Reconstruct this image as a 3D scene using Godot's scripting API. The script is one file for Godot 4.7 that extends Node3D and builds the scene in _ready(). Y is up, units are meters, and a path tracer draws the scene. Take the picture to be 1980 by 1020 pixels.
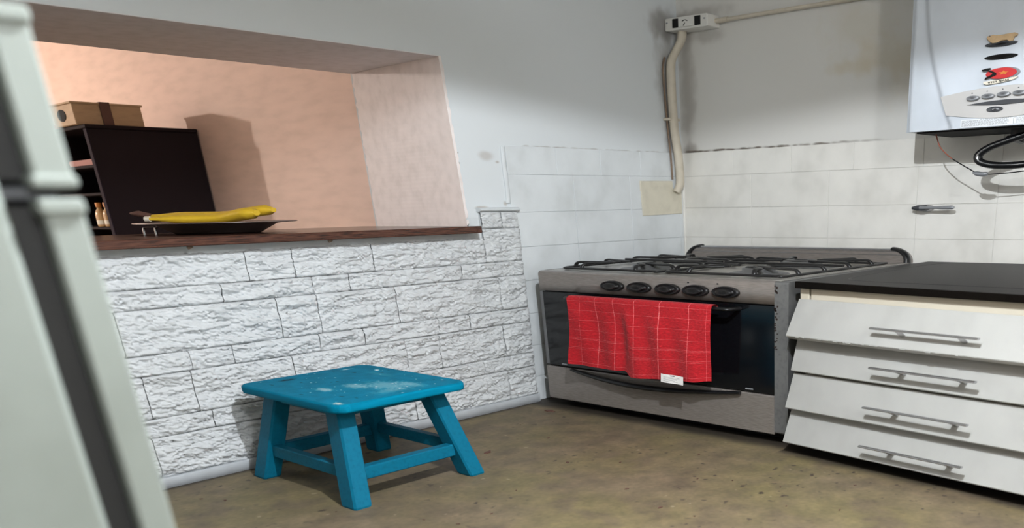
extends Node3D
# A corner of a small kitchen: bar opening to a peach room, cladding of white bricks, cooker, drawers, water heater, stool, fridge.
const EXPOSURE := 1.06
const LAMP := Vector3(3.1, 2.18, 3.45)
var T := {}        # textures
var M := {}        # materials
var used := {}     # names taken, per parent

func _ready() -> void:
	# ---------------------------------------------------------------- camera, sky, lamps, exposure
	var cam := Camera3D.new()
	cam.name = "camera"
	cam.near = 0.05
	cam.far = 60.0
	cam.keep_aspect = Camera3D.KEEP_HEIGHT
	var f := 1651.4018
	cam.projection = Camera3D.PROJECTION_FRUSTUM
	cam.size = 1020.0 / f * cam.near
	cam.frustum_offset = Vector2((990.0 - 1422.824) / f, (1088.353 - 510.0) / f) * cam.near
	add_child(cam)
	# camera axes in the room: right, up, back
	var right := Vector3(0.79453314, -0.01817331, -0.60694878)
	var up := Vector3(-0.22279834, 0.92111282, -0.3192367)
	var back := Vector3(0.56486989, 0.38887132, 0.72780568)
	cam.transform = Transform3D(Basis(right, up, back), Vector3(4.17142, 1.1, 4.86725)).orthonormalized()
	var we := WorldEnvironment.new()
	we.name = "environment"
	var env := Environment.new()
	env.background_mode = Environment.BG_COLOR
	env.background_color = Color(0.02, 0.02, 0.025)
	env.tonemap_mode = Environment.TONE_MAPPER_LINEAR
	env.tonemap_exposure = EXPOSURE
	env.sdfgi_enabled = true
	env.ssao_enabled = true
	env.ssil_enabled = true
	we.environment = env
	var ca := CameraAttributesPhysical.new()
	ca.frustum_focus_distance = 4.3
	ca.frustum_focal_length = 24.0
	ca.exposure_aperture = 1.3
	we.camera_attributes = ca
	add_child(we)
	pendant_lamp("pendant_lamp", LAMP, Color(0.95, 0.975, 1.0), 7.2, 0.5, 0.077, "bare bulb under a wide shallow milky shade hanging over the kitchen floor")
	pendant_lamp("pendant_lamp", Vector3(-6.6, 2.35, 5.6), Color(1.0, 0.97, 0.94), 10.5, 0.3, -0.05, "bulb under a shade hanging in the peach room behind the bar")
	added_fill_globe(Vector3(5.5, 2.3, 4.3), Color(0.97, 0.985, 1.0), 4.0)
	make_textures()
	make_materials()
	room()
	tiles()
	bricks()
	bar()
	cooker()
	cabinet()
	heater()
	wall_fittings()
	stool()
	fridge()
	far_room()
	small_things()

# ==================================================================== helpers
func nm(parent: Node, called: String) -> String:
	var key := str(parent.get_instance_id()) + called
	var n: int = used.get(key, 0)
	used[key] = n + 1
	return called if n == 0 else "%s_%03d" % [called, n]

func thing(called: String, label: String, category: String, at := Vector3.ZERO, group := "") -> Node3D:
	var o := Node3D.new()
	o.name = nm(self, called)
	o.position = at
	o.set_meta("label", label)
	o.set_meta("category", category)
	if group != "": o.set_meta("group", group)
	add_child(o, true)
	return o

# a mesh whose points are given in the room's axes, under any parent
func part(called: String, st: SurfaceTool, m: Material, parent: Node3D = null, local := false) -> MeshInstance3D:
	var p: Node3D = parent if parent else self
	var o := MeshInstance3D.new()
	o.name = nm(p, called)
	o.mesh = st.commit()
	o.material_override = m
	p.add_child(o, true)
	if not local and p != self:
		var off := Vector3.ZERO
		var q: Node = p
		while q is Node3D and q != self:
			off += (q as Node3D).position
			q = q.get_parent()
		o.position = -off
	return o

func tag(o: Node, label: String, category: String, group := "") -> Node:
	o.set_meta("label", label)
	o.set_meta("category", category)
	if group != "": o.set_meta("group", group)
	return o

func struct(called: String, st: SurfaceTool, m: Material) -> MeshInstance3D:
	var o := part(called, st, m)
	o.set_meta("kind", "structure")
	return o

func mb() -> SurfaceTool:
	var st := SurfaceTool.new()
	st.begin(Mesh.PRIMITIVE_TRIANGLES)
	return st

func tri(st: SurfaceTool, a: Vector3, b: Vector3, c: Vector3, hint: Vector3, ua := Vector2.ZERO, ub := Vector2.ZERO, uc := Vector2.ZERO) -> void:
	var n := (b - a).cross(c - a)
	if n.length_squared() < 1e-16: return
	n = n.normalized()
	if n.dot((a + b + c) / 3.0 - hint) < 0.0:
		n = -n
		var t := b
		b = c
		c = t
		var tu := ub
		ub = uc
		uc = tu
	st.set_normal(n); st.set_uv(ua); st.add_vertex(a)
	st.set_normal(n); st.set_uv(uc); st.add_vertex(c)
	st.set_normal(n); st.set_uv(ub); st.add_vertex(b)

func quad(st: SurfaceTool, a: Vector3, b: Vector3, c: Vector3, d: Vector3, hint: Vector3, ua := Vector2(0, 0), ub := Vector2(1, 0), uc := Vector2(1, 1), ud := Vector2(0, 1)) -> void:
	tri(st, a, b, c, hint, ua, ub, uc)
	tri(st, a, c, d, hint, ua, uc, ud)

# box with chamfered edges, from corner a to corner b
func bx(st: SurfaceTool, a: Vector3, b: Vector3, r := 0.004, xf := Transform3D()) -> SurfaceTool:
	var c := (a + b) / 2.0
	var h := ((b - a) / 2.0).abs()
	r = min(r, min(h.x, min(h.y, h.z)) * 0.49)
	var v := func(s: Vector3, axis: int) -> Vector3:
		var p := Vector3(s.x * (h.x - r), s.y * (h.y - r), s.z * (h.z - r))
		p[axis] = s[axis] * h[axis]
		return xf * (c + p)
	var hint := xf * c
	for i in 3:
		var j := (i + 1) % 3
		var k := (i + 2) % 3
		for s in [-1.0, 1.0]:
			var q := []
			for w in [[-1, -1], [1, -1], [1, 1], [-1, 1]]:
				var sg := Vector3()
				sg[i] = s; sg[j] = w[0]; sg[k] = w[1]
				q.append(v.call(sg, i))
			quad(st, q[0], q[1], q[2], q[3], hint)
			if r > 0.0:
				for t in [-1.0, 1.0]:
					var s1 := Vector3(); s1[i] = s; s1[j] = t; s1[k] = -1
					var s2 := Vector3(); s2[i] = s; s2[j] = t; s2[k] = 1
					quad(st, v.call(s1, i), v.call(s2, i), v.call(s2, j), v.call(s1, j), hint)
	if r > 0.0:
		for x in [-1, 1]:
			for y in [-1, 1]:
				for z in [-1, 1]:
					var s := Vector3(x, y, z)
					tri(st, v.call(s, 0), v.call(s, 1), v.call(s, 2), hint)
	return st

# six-sided solid with four bottom and four top corners
func hexa(st: SurfaceTool, lo: Array, hi: Array) -> SurfaceTool:
	var c := Vector3.ZERO
	for p in lo + hi: c += p / 8.0
	quad(st, lo[0], lo[1], lo[2], lo[3], c)
	quad(st, hi[0], hi[1], hi[2], hi[3], c)
	for k in 4:
		var n := (k + 1) % 4
		quad(st, lo[k], lo[n], hi[n], hi[k], c)
	return st

# smooth sheet through rows of points; rows all the same length
func sheet(st: SurfaceTool, P: Array, flip := false, wrap := false, uv0 := Vector2(0, 0), uv1 := Vector2(1, 1)) -> SurfaceTool:
	var R := P.size()
	var C: int = P[0].size()
	var N := []
	for i in R:
		var row := PackedVector3Array()
		for j in C:
			var a: Vector3 = P[min(i + 1, R - 1)][j] - P[max(i - 1, 0)][j]
			var jn := (j + 1) % C if wrap else min(j + 1, C - 1)
			var jp := (j - 1 + C) % C if wrap else max(j - 1, 0)
			var b: Vector3 = P[i][jn] - P[i][jp]
			if a.length_squared() < 1e-14: a = P[min(i + 1, R - 1)][(j + C / 2) % C] - P[max(i - 1, 0)][j]
			var n := a.cross(b)
			if n.length_squared() < 1e-16:
				n = Vector3.UP
			n = n.normalized()
			row.append(-n if flip else n)
		N.append(row)
	var last := C if wrap else C - 1
	for i in R - 1:
		for j in last:
			var k := (j + 1) % C
			var q := [[i, j], [i + 1, j], [i + 1, k], [i, j], [i + 1, k], [i, k]]
			if not flip: q = [[i, j], [i + 1, k], [i + 1, j], [i, j], [i, k], [i + 1, k]]
			for w in q:
				var jj: float = w[1]
				if wrap and w[1] == 0 and j == C - 1: jj = C
				st.set_normal(N[w[0]][w[1]])
				st.set_uv(Vector2(lerpf(uv0.x, uv1.x, jj / (C if wrap else C - 1)), lerpf(uv0.y, uv1.y, float(w[0]) / (R - 1))))
				st.add_vertex(P[w[0]][w[1]])
	return st

func curve(pts: Array, n := 6) -> Array:
	var out := []
	for i in pts.size() - 1:
		var p0: Vector3 = pts[max(i - 1, 0)]
		var p1: Vector3 = pts[i]
		var p2: Vector3 = pts[i + 1]
		var p3: Vector3 = pts[min(i + 2, pts.size() - 1)]
		for k in n: out.append(p1.cubic_interpolate(p2, p0, p3, float(k) / n))
	out.append(pts[-1])
	return out

# rod along points; r is one radius per axis of the room (things here are wider than high)
func tube(st: SurfaceTool, pts: Array, r: Vector3, seg := 10, taper: Array = []) -> SurfaceTool:
	var P := []
	var prev := Vector3.ZERO
	for i in pts.size():
		var d: Vector3 = (pts[min(i + 1, pts.size() - 1)] - pts[max(i - 1, 0)]).normalized()
		var s := prev
		if i == 0:
			s = Vector3.UP if abs(d.y) < 0.9 else Vector3.RIGHT
		s = (s - d * s.dot(d)).normalized()
		prev = s
		var b := d.cross(s)
		var row := PackedVector3Array()
		var k: float = taper[i] if taper.size() else 1.0
		for j in seg:
			var a := TAU * j / seg
			row.append(pts[i] + (s * cos(a) + b * sin(a)) * r * k)
		P.append(row)
	sheet(st, P, false, true)
	for e in [0, pts.size() - 1]:
		var inner: Vector3 = pts[1] if e == 0 else pts[pts.size() - 2]
		for j in seg: tri(st, pts[e], P[e][j], P[e][(j + 1) % seg], inner)
	return st

# turned shape: profile of (radius, height) pairs about a vertical axis, its two half-widths scaled
func lathe(st: SurfaceTool, prof: Array, at: Vector3, sx := 1.0, sz := 1.0, seg := 32, xf := Basis()) -> SurfaceTool:
	var P := []
	for p in prof:
		var row := PackedVector3Array()
		for j in seg:
			var a := TAU * j / seg
			row.append(at + xf * Vector3(cos(a) * p[0] * sx, p[1], sin(a) * p[0] * sz))
		P.append(row)
	return sheet(st, P, false, true)

func prism(st: SurfaceTool, poly: PackedVector2Array, z0: float, z1: float, xf := Transform3D(), bev := 0.0) -> SurfaceTool:
	var idx := Geometry2D.triangulate_polygon(poly)
	var c := Vector2.ZERO
	for p in poly: c += p / poly.size()
	var front := PackedVector2Array()
	for p in poly:
		front.append(p.move_toward(c, bev))
	for k in range(0, idx.size(), 3):
		tri(st, xf * Vector3(front[idx[k]].x, front[idx[k]].y, z1), xf * Vector3(front[idx[k + 1]].x, front[idx[k + 1]].y, z1), xf * Vector3(front[idx[k + 2]].x, front[idx[k + 2]].y, z1), xf * Vector3(front[idx[k]].x, front[idx[k]].y, z0))
		tri(st, xf * Vector3(poly[idx[k]].x, poly[idx[k]].y, z0), xf * Vector3(poly[idx[k + 1]].x, poly[idx[k + 1]].y, z0), xf * Vector3(poly[idx[k + 2]].x, poly[idx[k + 2]].y, z0), xf * Vector3(poly[idx[k]].x, poly[idx[k]].y, z1))
	var cw := Geometry2D.is_polygon_clockwise(poly)
	for k in poly.size():
		var n := (k + 1) % poly.size()
		var d := (poly[n] - poly[k]).normalized()
		var side := Vector2(-d.y, d.x) if cw else Vector2(d.y, -d.x)
		var mid := (poly[k] + poly[n]) / 2.0 - side * 0.01
		var zb := z1 - bev if z1 > z0 else z1 + bev
		quad(st, xf * Vector3(poly[k].x, poly[k].y, z0), xf * Vector3(poly[n].x, poly[n].y, z0), xf * Vector3(poly[n].x, poly[n].y, zb), xf * Vector3(poly[k].x, poly[k].y, zb), xf * Vector3(mid.x, mid.y, (z0 + zb) / 2.0))
		if bev > 0.0:
			quad(st, xf * Vector3(poly[k].x, poly[k].y, zb), xf * Vector3(poly[n].x, poly[n].y, zb), xf * Vector3(front[n].x, front[n].y, z1), xf * Vector3(front[k].x, front[k].y, z1), xf * Vector3(mid.x, mid.y, z0))
	return st

func ring(n: int, rx: float, ry: float, c := Vector2.ZERO) -> PackedVector2Array:
	var out := PackedVector2Array()
	for k in n: out.append(c + Vector2(cos(TAU * k / n) * rx, sin(TAU * k / n) * ry))
	return out

func rounded(a: Vector2, b: Vector2, r: Vector2, n := 5) -> PackedVector2Array:
	var out := PackedVector2Array()
	for q in 4:
		var c := Vector2(b.x - r.x if q == 0 or q == 3 else a.x + r.x, b.y - r.y if q < 2 else a.y + r.y)
		for k in n + 1:
			var t := PI / 2 * (q + float(k) / n)
			out.append(c + Vector2(cos(t) * r.x, sin(t) * r.y))
	return out

func noise(s: int, freq: float, oct := 3) -> FastNoiseLite:
	var n := FastNoiseLite.new()
	n.seed = s
	n.noise_type = FastNoiseLite.TYPE_SIMPLEX_SMOOTH
	n.frequency = freq
	n.fractal_octaves = oct
	return n

func ntex(s: int, freq: float, oct: int, cols: Array, size := 512) -> NoiseTexture2D:
	var t := NoiseTexture2D.new()
	t.width = size; t.height = size; t.seamless = true
	t.noise = noise(s, freq, oct)
	var g := Gradient.new()
	g.offsets = PackedFloat32Array(); g.colors = PackedColorArray()
	var offs := PackedFloat32Array(); var cc := PackedColorArray()
	for c in cols:
		offs.append(c[0]); cc.append(c[1])
	g.offsets = offs; g.colors = cc
	t.color_ramp = g
	return t

func mat(c: Color, rough := 0.6, metal := 0.0) -> StandardMaterial3D:
	var m := StandardMaterial3D.new()
	m.albedo_color = c
	m.roughness = rough
	m.metallic = metal
	return m

func tri_mat(tex: Texture2D, scale: Vector3, rough := 0.6, metal := 0.0, tint := Color.WHITE) -> StandardMaterial3D:
	var m := mat(tint, rough, metal)
	m.albedo_texture = tex
	m.uv1_triplanar = true
	m.uv1_world_triplanar = true
	m.uv1_scale = scale
	return m

func uv_mat(tex: Texture2D, rough := 0.7) -> StandardMaterial3D:
	var m := mat(Color.WHITE, rough)
	m.albedo_texture = tex
	return m

func bump(m: StandardMaterial3D, tex: Texture2D, cm: float) -> StandardMaterial3D:
	m.heightmap_enabled = true
	m.heightmap_texture = tex
	m.heightmap_scale = cm
	return m

func rgb8(r: int, g: int, b: int) -> Color:
	return Color(r / 255.0, g / 255.0, b / 255.0)

# soft stain into an image, in pixels
func blot(im: Image, cx: float, cy: float, rx: float, ry: float, c: Color, k: float, n: FastNoiseLite) -> void:
	for y in range(max(0, int(cy - ry)), min(im.get_height(), int(cy + ry) + 1)):
		for x in range(max(0, int(cx - rx)), min(im.get_width(), int(cx + rx) + 1)):
			var d := Vector2((x - cx) / rx, (y - cy) / ry).length() + 0.35 * n.get_noise_2d(x, y)
			if d < 1.0:
				var w := k * smoothstep(1.0, 0.2, d)
				im.set_pixel(x, y, im.get_pixel(x, y).lerp(c, w))

func make_textures() -> void:
	T.plaster = ntex(3, 0.012, 5, [[0.0, Color(0.93, 0.93, 0.925)], [0.5, Color(0.975, 0.975, 0.975)], [1.0, Color(1, 1, 1)]])
	T.grain = ntex(11, 0.02, 4, [[0.0, Color(0.35, 0.3, 0.28)], [0.45, Color(0.75, 0.7, 0.68)], [0.7, Color(1, 1, 1)], [1.0, Color(0.6, 0.55, 0.5)]])
	T.brush = ntex(13, 0.05, 3, [[0.0, Color(0.8, 0.8, 0.8)], [1.0, Color(1, 1, 1)]])
	T.fine = ntex(17, 0.06, 5, [[0.0, Color(0, 0, 0)], [1.0, Color(1, 1, 1)]])
	T.soft = ntex(19, 0.015, 3, [[0.0, Color(0, 0, 0)], [1.0, Color(1, 1, 1)]])
	T.granite = ntex(23, 0.18, 4, [[0.0, Color(0.35, 0.34, 0.33)], [0.55, Color(0.6, 0.58, 0.56)], [0.75, Color(1, 0.97, 0.93)], [1.0, Color(1, 1, 1)]])
	T.smudge = ntex(29, 0.008, 4, [[0.0, Color(0.92, 0.92, 0.915)], [0.5, Color(0.975, 0.975, 0.975)], [1.0, Color(1, 1, 1)]])
	T.worn = ntex(31, 0.03, 5, [[0.0, Color(0.85, 0.86, 0.87)], [0.4, Color(0.96, 0.96, 0.97)], [1.0, Color(1, 1, 1)]])
	# concrete floor, covering 5 m by 5 m
	var W := 1024
	var im := Image.create(W, W, false, Image.FORMAT_RGB8)
	var a := noise(41, 0.006, 4); var b := noise(42, 0.03, 4); var c := noise(43, 0.16, 2); var e := noise(44, 0.075, 2); var g := noise(45, 0.02, 3)
	for y in W:
		for x in W:
			var t := a.get_noise_2d(x, y); var u := b.get_noise_2d(x, y); var v := c.get_noise_2d(x, y)
			var col := rgb8(112, 98, 77).lerp(rgb8(110, 99, 69), clampf(0.5 + t * 1.2, 0, 1))
			col = col.lerp(rgb8(98, 85, 68), clampf(g.get_noise_2d(x + 500, y) * 1.6, 0, 0.8))
			col = col * (1.0 + u * 0.16 + v * 0.08)
			var sp := e.get_noise_2d(x, y)
			var patch := smoothstep(-0.1, 0.35, a.get_noise_2d(y + 900, x))
			if sp > 0.56: col = col.lerp(rgb8(66, 55, 44), clampf((sp - 0.56) * 9.0, 0, 0.85) * (0.25 + patch))
			if sp < -0.74: col = col.lerp(rgb8(170, 160, 140), clampf((-sp - 0.74) * 8.0, 0, 0.5))
			# floor colour darkened along the foot of the cooker, the drawers and the wall
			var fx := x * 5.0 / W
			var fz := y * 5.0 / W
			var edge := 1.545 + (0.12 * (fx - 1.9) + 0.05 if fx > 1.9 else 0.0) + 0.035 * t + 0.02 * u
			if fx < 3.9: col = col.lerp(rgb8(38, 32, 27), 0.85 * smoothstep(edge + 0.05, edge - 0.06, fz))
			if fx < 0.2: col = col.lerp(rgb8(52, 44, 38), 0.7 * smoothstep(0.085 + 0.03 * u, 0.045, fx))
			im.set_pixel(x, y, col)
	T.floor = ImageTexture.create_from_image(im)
	# painted wall behind the heater: x 0..3.2, y 1.41..2.75
	var sn := noise(51, 0.03, 3)
	im = Image.create(640, 268, false, Image.FORMAT_RGB8)
	im.fill(rgb8(222, 220, 215))
	for s in [[1.33, 2.0, 0.3, 0.16, 0.18], [1.6, 1.84, 0.5, 0.14, 0.3], [1.3, 1.80, 0.22, 0.05, 0.25], [1.75, 1.72, 0.3, 0.2, 0.18]]:
		blot(im, s[0] * 200, (2.75 - s[1]) * 200, s[2] * 200, s[3] * 200, rgb8(198, 182, 150), s[4], sn)
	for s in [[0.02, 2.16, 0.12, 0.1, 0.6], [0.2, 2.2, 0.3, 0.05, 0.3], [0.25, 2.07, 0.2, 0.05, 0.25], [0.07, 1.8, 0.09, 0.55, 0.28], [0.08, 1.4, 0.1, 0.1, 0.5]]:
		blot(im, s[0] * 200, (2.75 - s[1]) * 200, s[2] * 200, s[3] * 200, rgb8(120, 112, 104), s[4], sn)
	for k in 90:
		var x := 0.05 + k * 0.018
		blot(im, x * 200, 266.0 + sn.get_noise_1d(k * 9.0) * 1.0, 7, 1.6, rgb8(80, 70, 60), clampf(0.5 + sn.get_noise_1d(k * 13.0) * 2.0, 0.0, 0.9) * smoothstep(1.75, 0.4, x), sn)
	T.back_paint = ImageTexture.create_from_image(im)
	# the side wall's paint: z 0..1.85, y 1.08..2.75
	im = Image.create(780, 334, false, Image.FORMAT_RGB8)
	im.fill(rgb8(218, 222, 224))
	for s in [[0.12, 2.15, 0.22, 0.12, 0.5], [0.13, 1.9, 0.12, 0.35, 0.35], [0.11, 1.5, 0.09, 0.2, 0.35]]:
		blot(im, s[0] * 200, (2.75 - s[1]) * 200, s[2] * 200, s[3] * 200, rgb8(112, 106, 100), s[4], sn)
	for s in [[1.62, 1.36, 0.07, 0.03, 0.3], [1.55, 1.33, 0.02, 0.008, 0.6], [1.7, 1.1, 0.07, 0.012, 0.6], [1.53, 1.12, 0.02, 0.02, 0.5], [1.8, 1.37, 0.006, 0.006, 0.9], [1.8, 1.32, 0.006, 0.006, 0.9]]:
		blot(im, s[0] * 200, (2.75 - s[1]) * 200, s[2] * 200, s[3] * 200, rgb8(150, 135, 122), s[4], sn)
	for k in 60:
		blot(im, (0.2 + k * 0.02) * 200, (2.75 - 1.415) * 200, 6, 1.2, rgb8(140, 132, 124), clampf(0.25 + sn.get_noise_1d(k * 11.0) * 1.6, 0.0, 0.6), sn)
	T.side_paint = ImageTexture.create_from_image(im)
	# towel weave: red with cream stripes
	im = Image.create(512, 384, false, Image.FORMAT_RGB8)
	for y in 384:
		for x in 512:
			var w := 0.9 + 0.1 * float((x + y) % 2) + 0.12 * sn.get_noise_2d(x * 3, y * 3)
			im.set_pixel(x, y, rgb8(178, 12, 26) * w)
	for s in [[0.085, 1], [0.20, 2], [0.335, 2], [0.49, 2], [0.665, 3], [0.86, 2], [0.975, 1]]:
		for y in 384:
			for d in s[1]:
				im.set_pixel(int(s[0] * 512) + d, y, rgb8(178, 12, 26).lerp(rgb8(236, 170, 160), 0.55 + 0.3 * sn.get_noise_1d(y * 2.0 + s[0] * 900)))
	for s in [0.11, 0.235, 0.365, 0.50, 0.615, 0.635, 0.745, 0.768, 0.955]:
		for x in 512:
			im.set_pixel(x, int(s * 384), rgb8(178, 12, 26).lerp(rgb8(236, 180, 168), 0.6 + 0.3 * sn.get_noise_1d(x * 2.0 + s * 700)))
	T.towel = ImageTexture.create_from_image(im)
	# small print on a pale label
	var rn := RandomNumberGenerator.new()
	rn.seed = 5
	im = Image.create(256, 64, false, Image.FORMAT_RGB8)
	im.fill(rgb8(226, 230, 234))
	for row in 9:
		var x := 4
		while x < (150 if row > 0 else 120):
			var w := rn.randi_range(4, 12)
			im.fill_rect(Rect2i(x + (60 if row == 0 else 0), 5 + row * 6, w, 2), rgb8(90, 92, 98))
			x += w + 2
	for row in 6:
		var x := 178
		while x < 244:
			var w := rn.randi_range(4, 10)
			im.fill_rect(Rect2i(x, 14 + row * 7, w, 2), rgb8(100, 102, 108))
			x += w + 2
	im.fill_rect(Rect2i(170, 9, 80, 1), rgb8(90, 92, 98)); im.fill_rect(Rect2i(170, 57, 80, 1), rgb8(90, 92, 98))
	im.fill_rect(Rect2i(170, 9, 1, 48), rgb8(90, 92, 98)); im.fill_rect(Rect2i(250, 9, 1, 48), rgb8(90, 92, 98))
	T.print = ImageTexture.create_from_image(im)
	im = Image.create(64, 48, false, Image.FORMAT_RGB8)
	im.fill(rgb8(225, 222, 218))
	for row in 5:
		im.fill_rect(Rect2i(8, 14 + row * 6, 30 + rn.randi_range(0, 18), 2), rgb8(140, 138, 136))
	im.fill_rect(Rect2i(26, 4, 12, 5), rgb8(80, 78, 78))
	T.tag = ImageTexture.create_from_image(im)
	# blue paint of the stool seat with chips, scuffs and white spatters (u along x, v along z)
	im = Image.create(512, 512, false, Image.FORMAT_RGB8)
	for y in 512:
		for x in 512:
			im.set_pixel(x, y, rgb8(4, 114, 144) * (1.0 + 0.10 * sn.get_noise_2d(x * 0.5, y * 0.5) + 0.08 * sn.get_noise_2d(x * 6, y * 6)))
	for s in [[0.72, 0.42, 0.22, 0.17, 0.5], [0.60, 0.55, 0.13, 0.09, 0.6], [0.80, 0.30, 0.15, 0.08, 0.5], [0.55, 0.74, 0.10, 0.06, 0.75], [0.86, 0.5, 0.08, 0.2, 0.35], [0.4, 0.2, 0.2, 0.05, 0.2]]:
		blot(im, s[0] * 512, s[1] * 512, s[2] * 512, s[3] * 512, rgb8(190, 200, 205), s[4], noise(77, 0.05, 4))
	for k in 46:
		var p := Vector2(rn.randf(), rn.randf()) * 512
		var r := rn.randf_range(2.0, 6.0)
		blot(im, p.x, p.y, r * 1.2, r, rgb8(225, 228, 228), 0.9, sn)
	for k in 16:
		var p := Vector2(rn.randf(), rn.randf()) * 512
		blot(im, p.x, p.y, rn.randf_range(5, 16), rn.randf_range(3, 7), rgb8(22, 52, 62), 0.8, noise(78, 0.09, 3))
	for k in 9:
		blot(im, rn.randf_range(0.2, 1.0) * 512, 505, rn.randf_range(5, 18), rn.randf_range(4, 10), rgb8(206, 204, 198), 0.9, noise(80, 0.09, 3))
		blot(im, 506, rn.randf_range(0.0, 1.0) * 512, rn.randf_range(4, 9), rn.randf_range(4, 14), rgb8(206, 204, 198), 0.9, noise(81, 0.09, 3))
	blot(im, 0.93 * 512, 0.93 * 512, 26, 18, rgb8(206, 200, 192), 0.9, noise(82, 0.08, 3))
	blot(im, 0.13 * 512, 0.7 * 512, 16, 40, rgb8(14, 40, 52), 0.9, noise(79, 0.08, 3))
	blot(im, 0.10 * 512, 0.22 * 512, 8, 34, rgb8(235, 238, 238), 1.0, sn)
	blot(im, 0.27 * 512, 0.12 * 512, 14, 12, rgb8(240, 242, 242), 1.2, sn)
	T.seat = ImageTexture.create_from_image(im)

func make_materials() -> void:
	M.side_white = tri_mat(T.plaster, Vector3.ONE * 1.1, 0.75, 0, rgb8(219, 223, 225))
	M.back_white = tri_mat(T.plaster, Vector3.ONE * 1.1, 0.75, 0, rgb8(224, 222, 216))
	M.back_paint = uv_mat(T.back_paint, 0.7)
	M.side_paint = uv_mat(T.side_paint, 0.7)
	M.ceiling = mat(rgb8(234, 233, 230), 0.9)
	M.unseen = tri_mat(T.plaster, Vector3.ONE * 1.1, 0.8, 0, rgb8(232, 230, 226))
	M.tile_side = tri_mat(T.smudge, Vector3.ONE * 0.8, 0.32, 0, rgb8(226, 230, 232))
	M.tile_back = tri_mat(T.smudge, Vector3.ONE * 0.8, 0.32, 0, rgb8(240, 237, 230))
	M.plate = tri_mat(T.smudge, Vector3.ONE * 2, 0.5, 0, rgb8(222, 215, 196))
	M.pink = bump(tri_mat(T.plaster, Vector3.ONE * 1.6, 0.75, 0, rgb8(246, 236, 233)), T.soft, 0.03)
	M.soffit = tri_mat(T.plaster, Vector3.ONE * 1.6, 0.8, 0, rgb8(242, 238, 240))
	M.peach = bump(tri_mat(T.plaster, Vector3(0.4, 2.0, 0.4), 0.7, 0, rgb8(228, 199, 183)), T.soft, 0.04)
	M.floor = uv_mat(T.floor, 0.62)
	M.brick = bump(tri_mat(T.plaster, Vector3(2, 4, 2), 0.6, 0, rgb8(211, 213, 214)), T.fine, 0.15)
	M.base = tri_mat(T.smudge, Vector3.ONE * 2, 0.6, 0, rgb8(188, 192, 196))
	M.wood = tri_mat(T.grain, Vector3(8, 14, 0.7), 0.22, 0, rgb8(92, 56, 42))
	M.steel = tri_mat(T.brush, Vector3(0.5, 9, 0.5), 0.36, 0.45, rgb8(156, 148, 142))
	M.steel_top = tri_mat(T.smudge, Vector3.ONE * 1.5, 0.3, 0.75, rgb8(188, 184, 178))
	M.steel_dark = tri_mat(T.smudge, Vector3.ONE * 1.2, 0.45, 0.5, rgb8(120, 120, 122))
	M.side_panel = tri_mat(T.worn, Vector3.ONE * 2, 0.5, 0.3, rgb8(108, 108, 106))
	M.glass_black = mat(rgb8(10, 12, 15), 0.12)
	M.black = mat(rgb8(16, 16, 18), 0.38)
	M.enamel = mat(rgb8(22, 21, 22), 0.42)
	M.matte_black = mat(rgb8(10, 10, 10), 0.9)
	M.rust = tri_mat(T.fine, Vector3.ONE * 8, 0.9, 0, rgb8(84, 56, 42))
	M.burner = mat(rgb8(120, 120, 120), 0.4, 0.7)
	M.granite = tri_mat(T.granite, Vector3.ONE * 2.2, 0.38, 0, rgb8(27, 24, 22))
	M.granite.metallic_specular = 0.14
	M.groove = mat(rgb8(24, 22, 21), 0.5)
	M.laminate = tri_mat(T.smudge, Vector3.ONE * 0.9, 0.42, 0, rgb8(164, 163, 159))
	M.cream = mat(rgb8(184, 176, 160), 0.6)
	M.chrome = mat(rgb8(190, 190, 192), 0.25, 0.9)
	M.heater = tri_mat(T.smudge, Vector3.ONE * 0.6, 0.3, 0, rgb8(214, 221, 230))
	M.fascia = mat(rgb8(196, 194, 192), 0.45)
	M.grey_plastic = mat(rgb8(150, 152, 156), 0.35, 0.3)
	M.dark_grey = mat(rgb8(62, 64, 68), 0.5)
	M.print = uv_mat(T.print, 0.5)
	M.tag = uv_mat(T.tag, 0.8)
	M.tan = tri_mat(T.smudge, Vector3.ONE * 9, 0.7, 0, rgb8(206, 176, 136))
	M.red = mat(rgb8(196, 44, 46), 0.45)
	M.gold = mat(rgb8(206, 128, 48), 0.5)
	M.white = mat(rgb8(226, 224, 218), 0.5)
	M.conduit = tri_mat(T.smudge, Vector3.ONE * 3, 0.5, 0, rgb8(214, 204, 186))
	M.brown_cable = mat(rgb8(134, 112, 94), 0.7)
	M.copper = mat(rgb8(150, 84, 66), 0.5)
	M.towel = uv_mat(T.towel, 0.95)
	M.towel.rim_enabled = true
	M.towel.rim = 0.08
	bump(M.towel, T.fine, 0.3)
	M.seat = uv_mat(T.seat, 0.6)
	M.seat.metallic_specular = 0.12
	M.blue = tri_mat(T.worn, Vector3.ONE * 3, 0.55, 0, rgb8(6, 100, 126))
	M.blue.metallic_specular = 0.25
	M.fridge = tri_mat(T.smudge, Vector3.ONE * 0.7, 0.4, 0, rgb8(134, 140, 134))
	M.gasket = mat(rgb8(34, 34, 34), 0.7)
	M.gasket_grey = mat(rgb8(82, 84, 82), 0.7)
	M.bookcase = mat(rgb8(38, 30, 32), 0.75)
	M.bookcase.metallic_specular = 0.2
	M.bookcase_edge = mat(rgb8(50, 42, 50), 0.8)
	M.bookcase_edge.metallic_specular = 0.2
	M.crate = tri_mat(T.smudge, Vector3(2, 8, 2), 0.7, 0, rgb8(188, 158, 122))
	M.strap = mat(rgb8(92, 62, 52), 0.7)
	M.pewter = tri_mat(T.smudge, Vector3.ONE * 3, 0.38, 0.7, rgb8(150, 140, 136))
	M.banana = tri_mat(T.smudge, Vector3.ONE * 6, 0.5, 0, rgb8(232, 190, 46))
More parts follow.
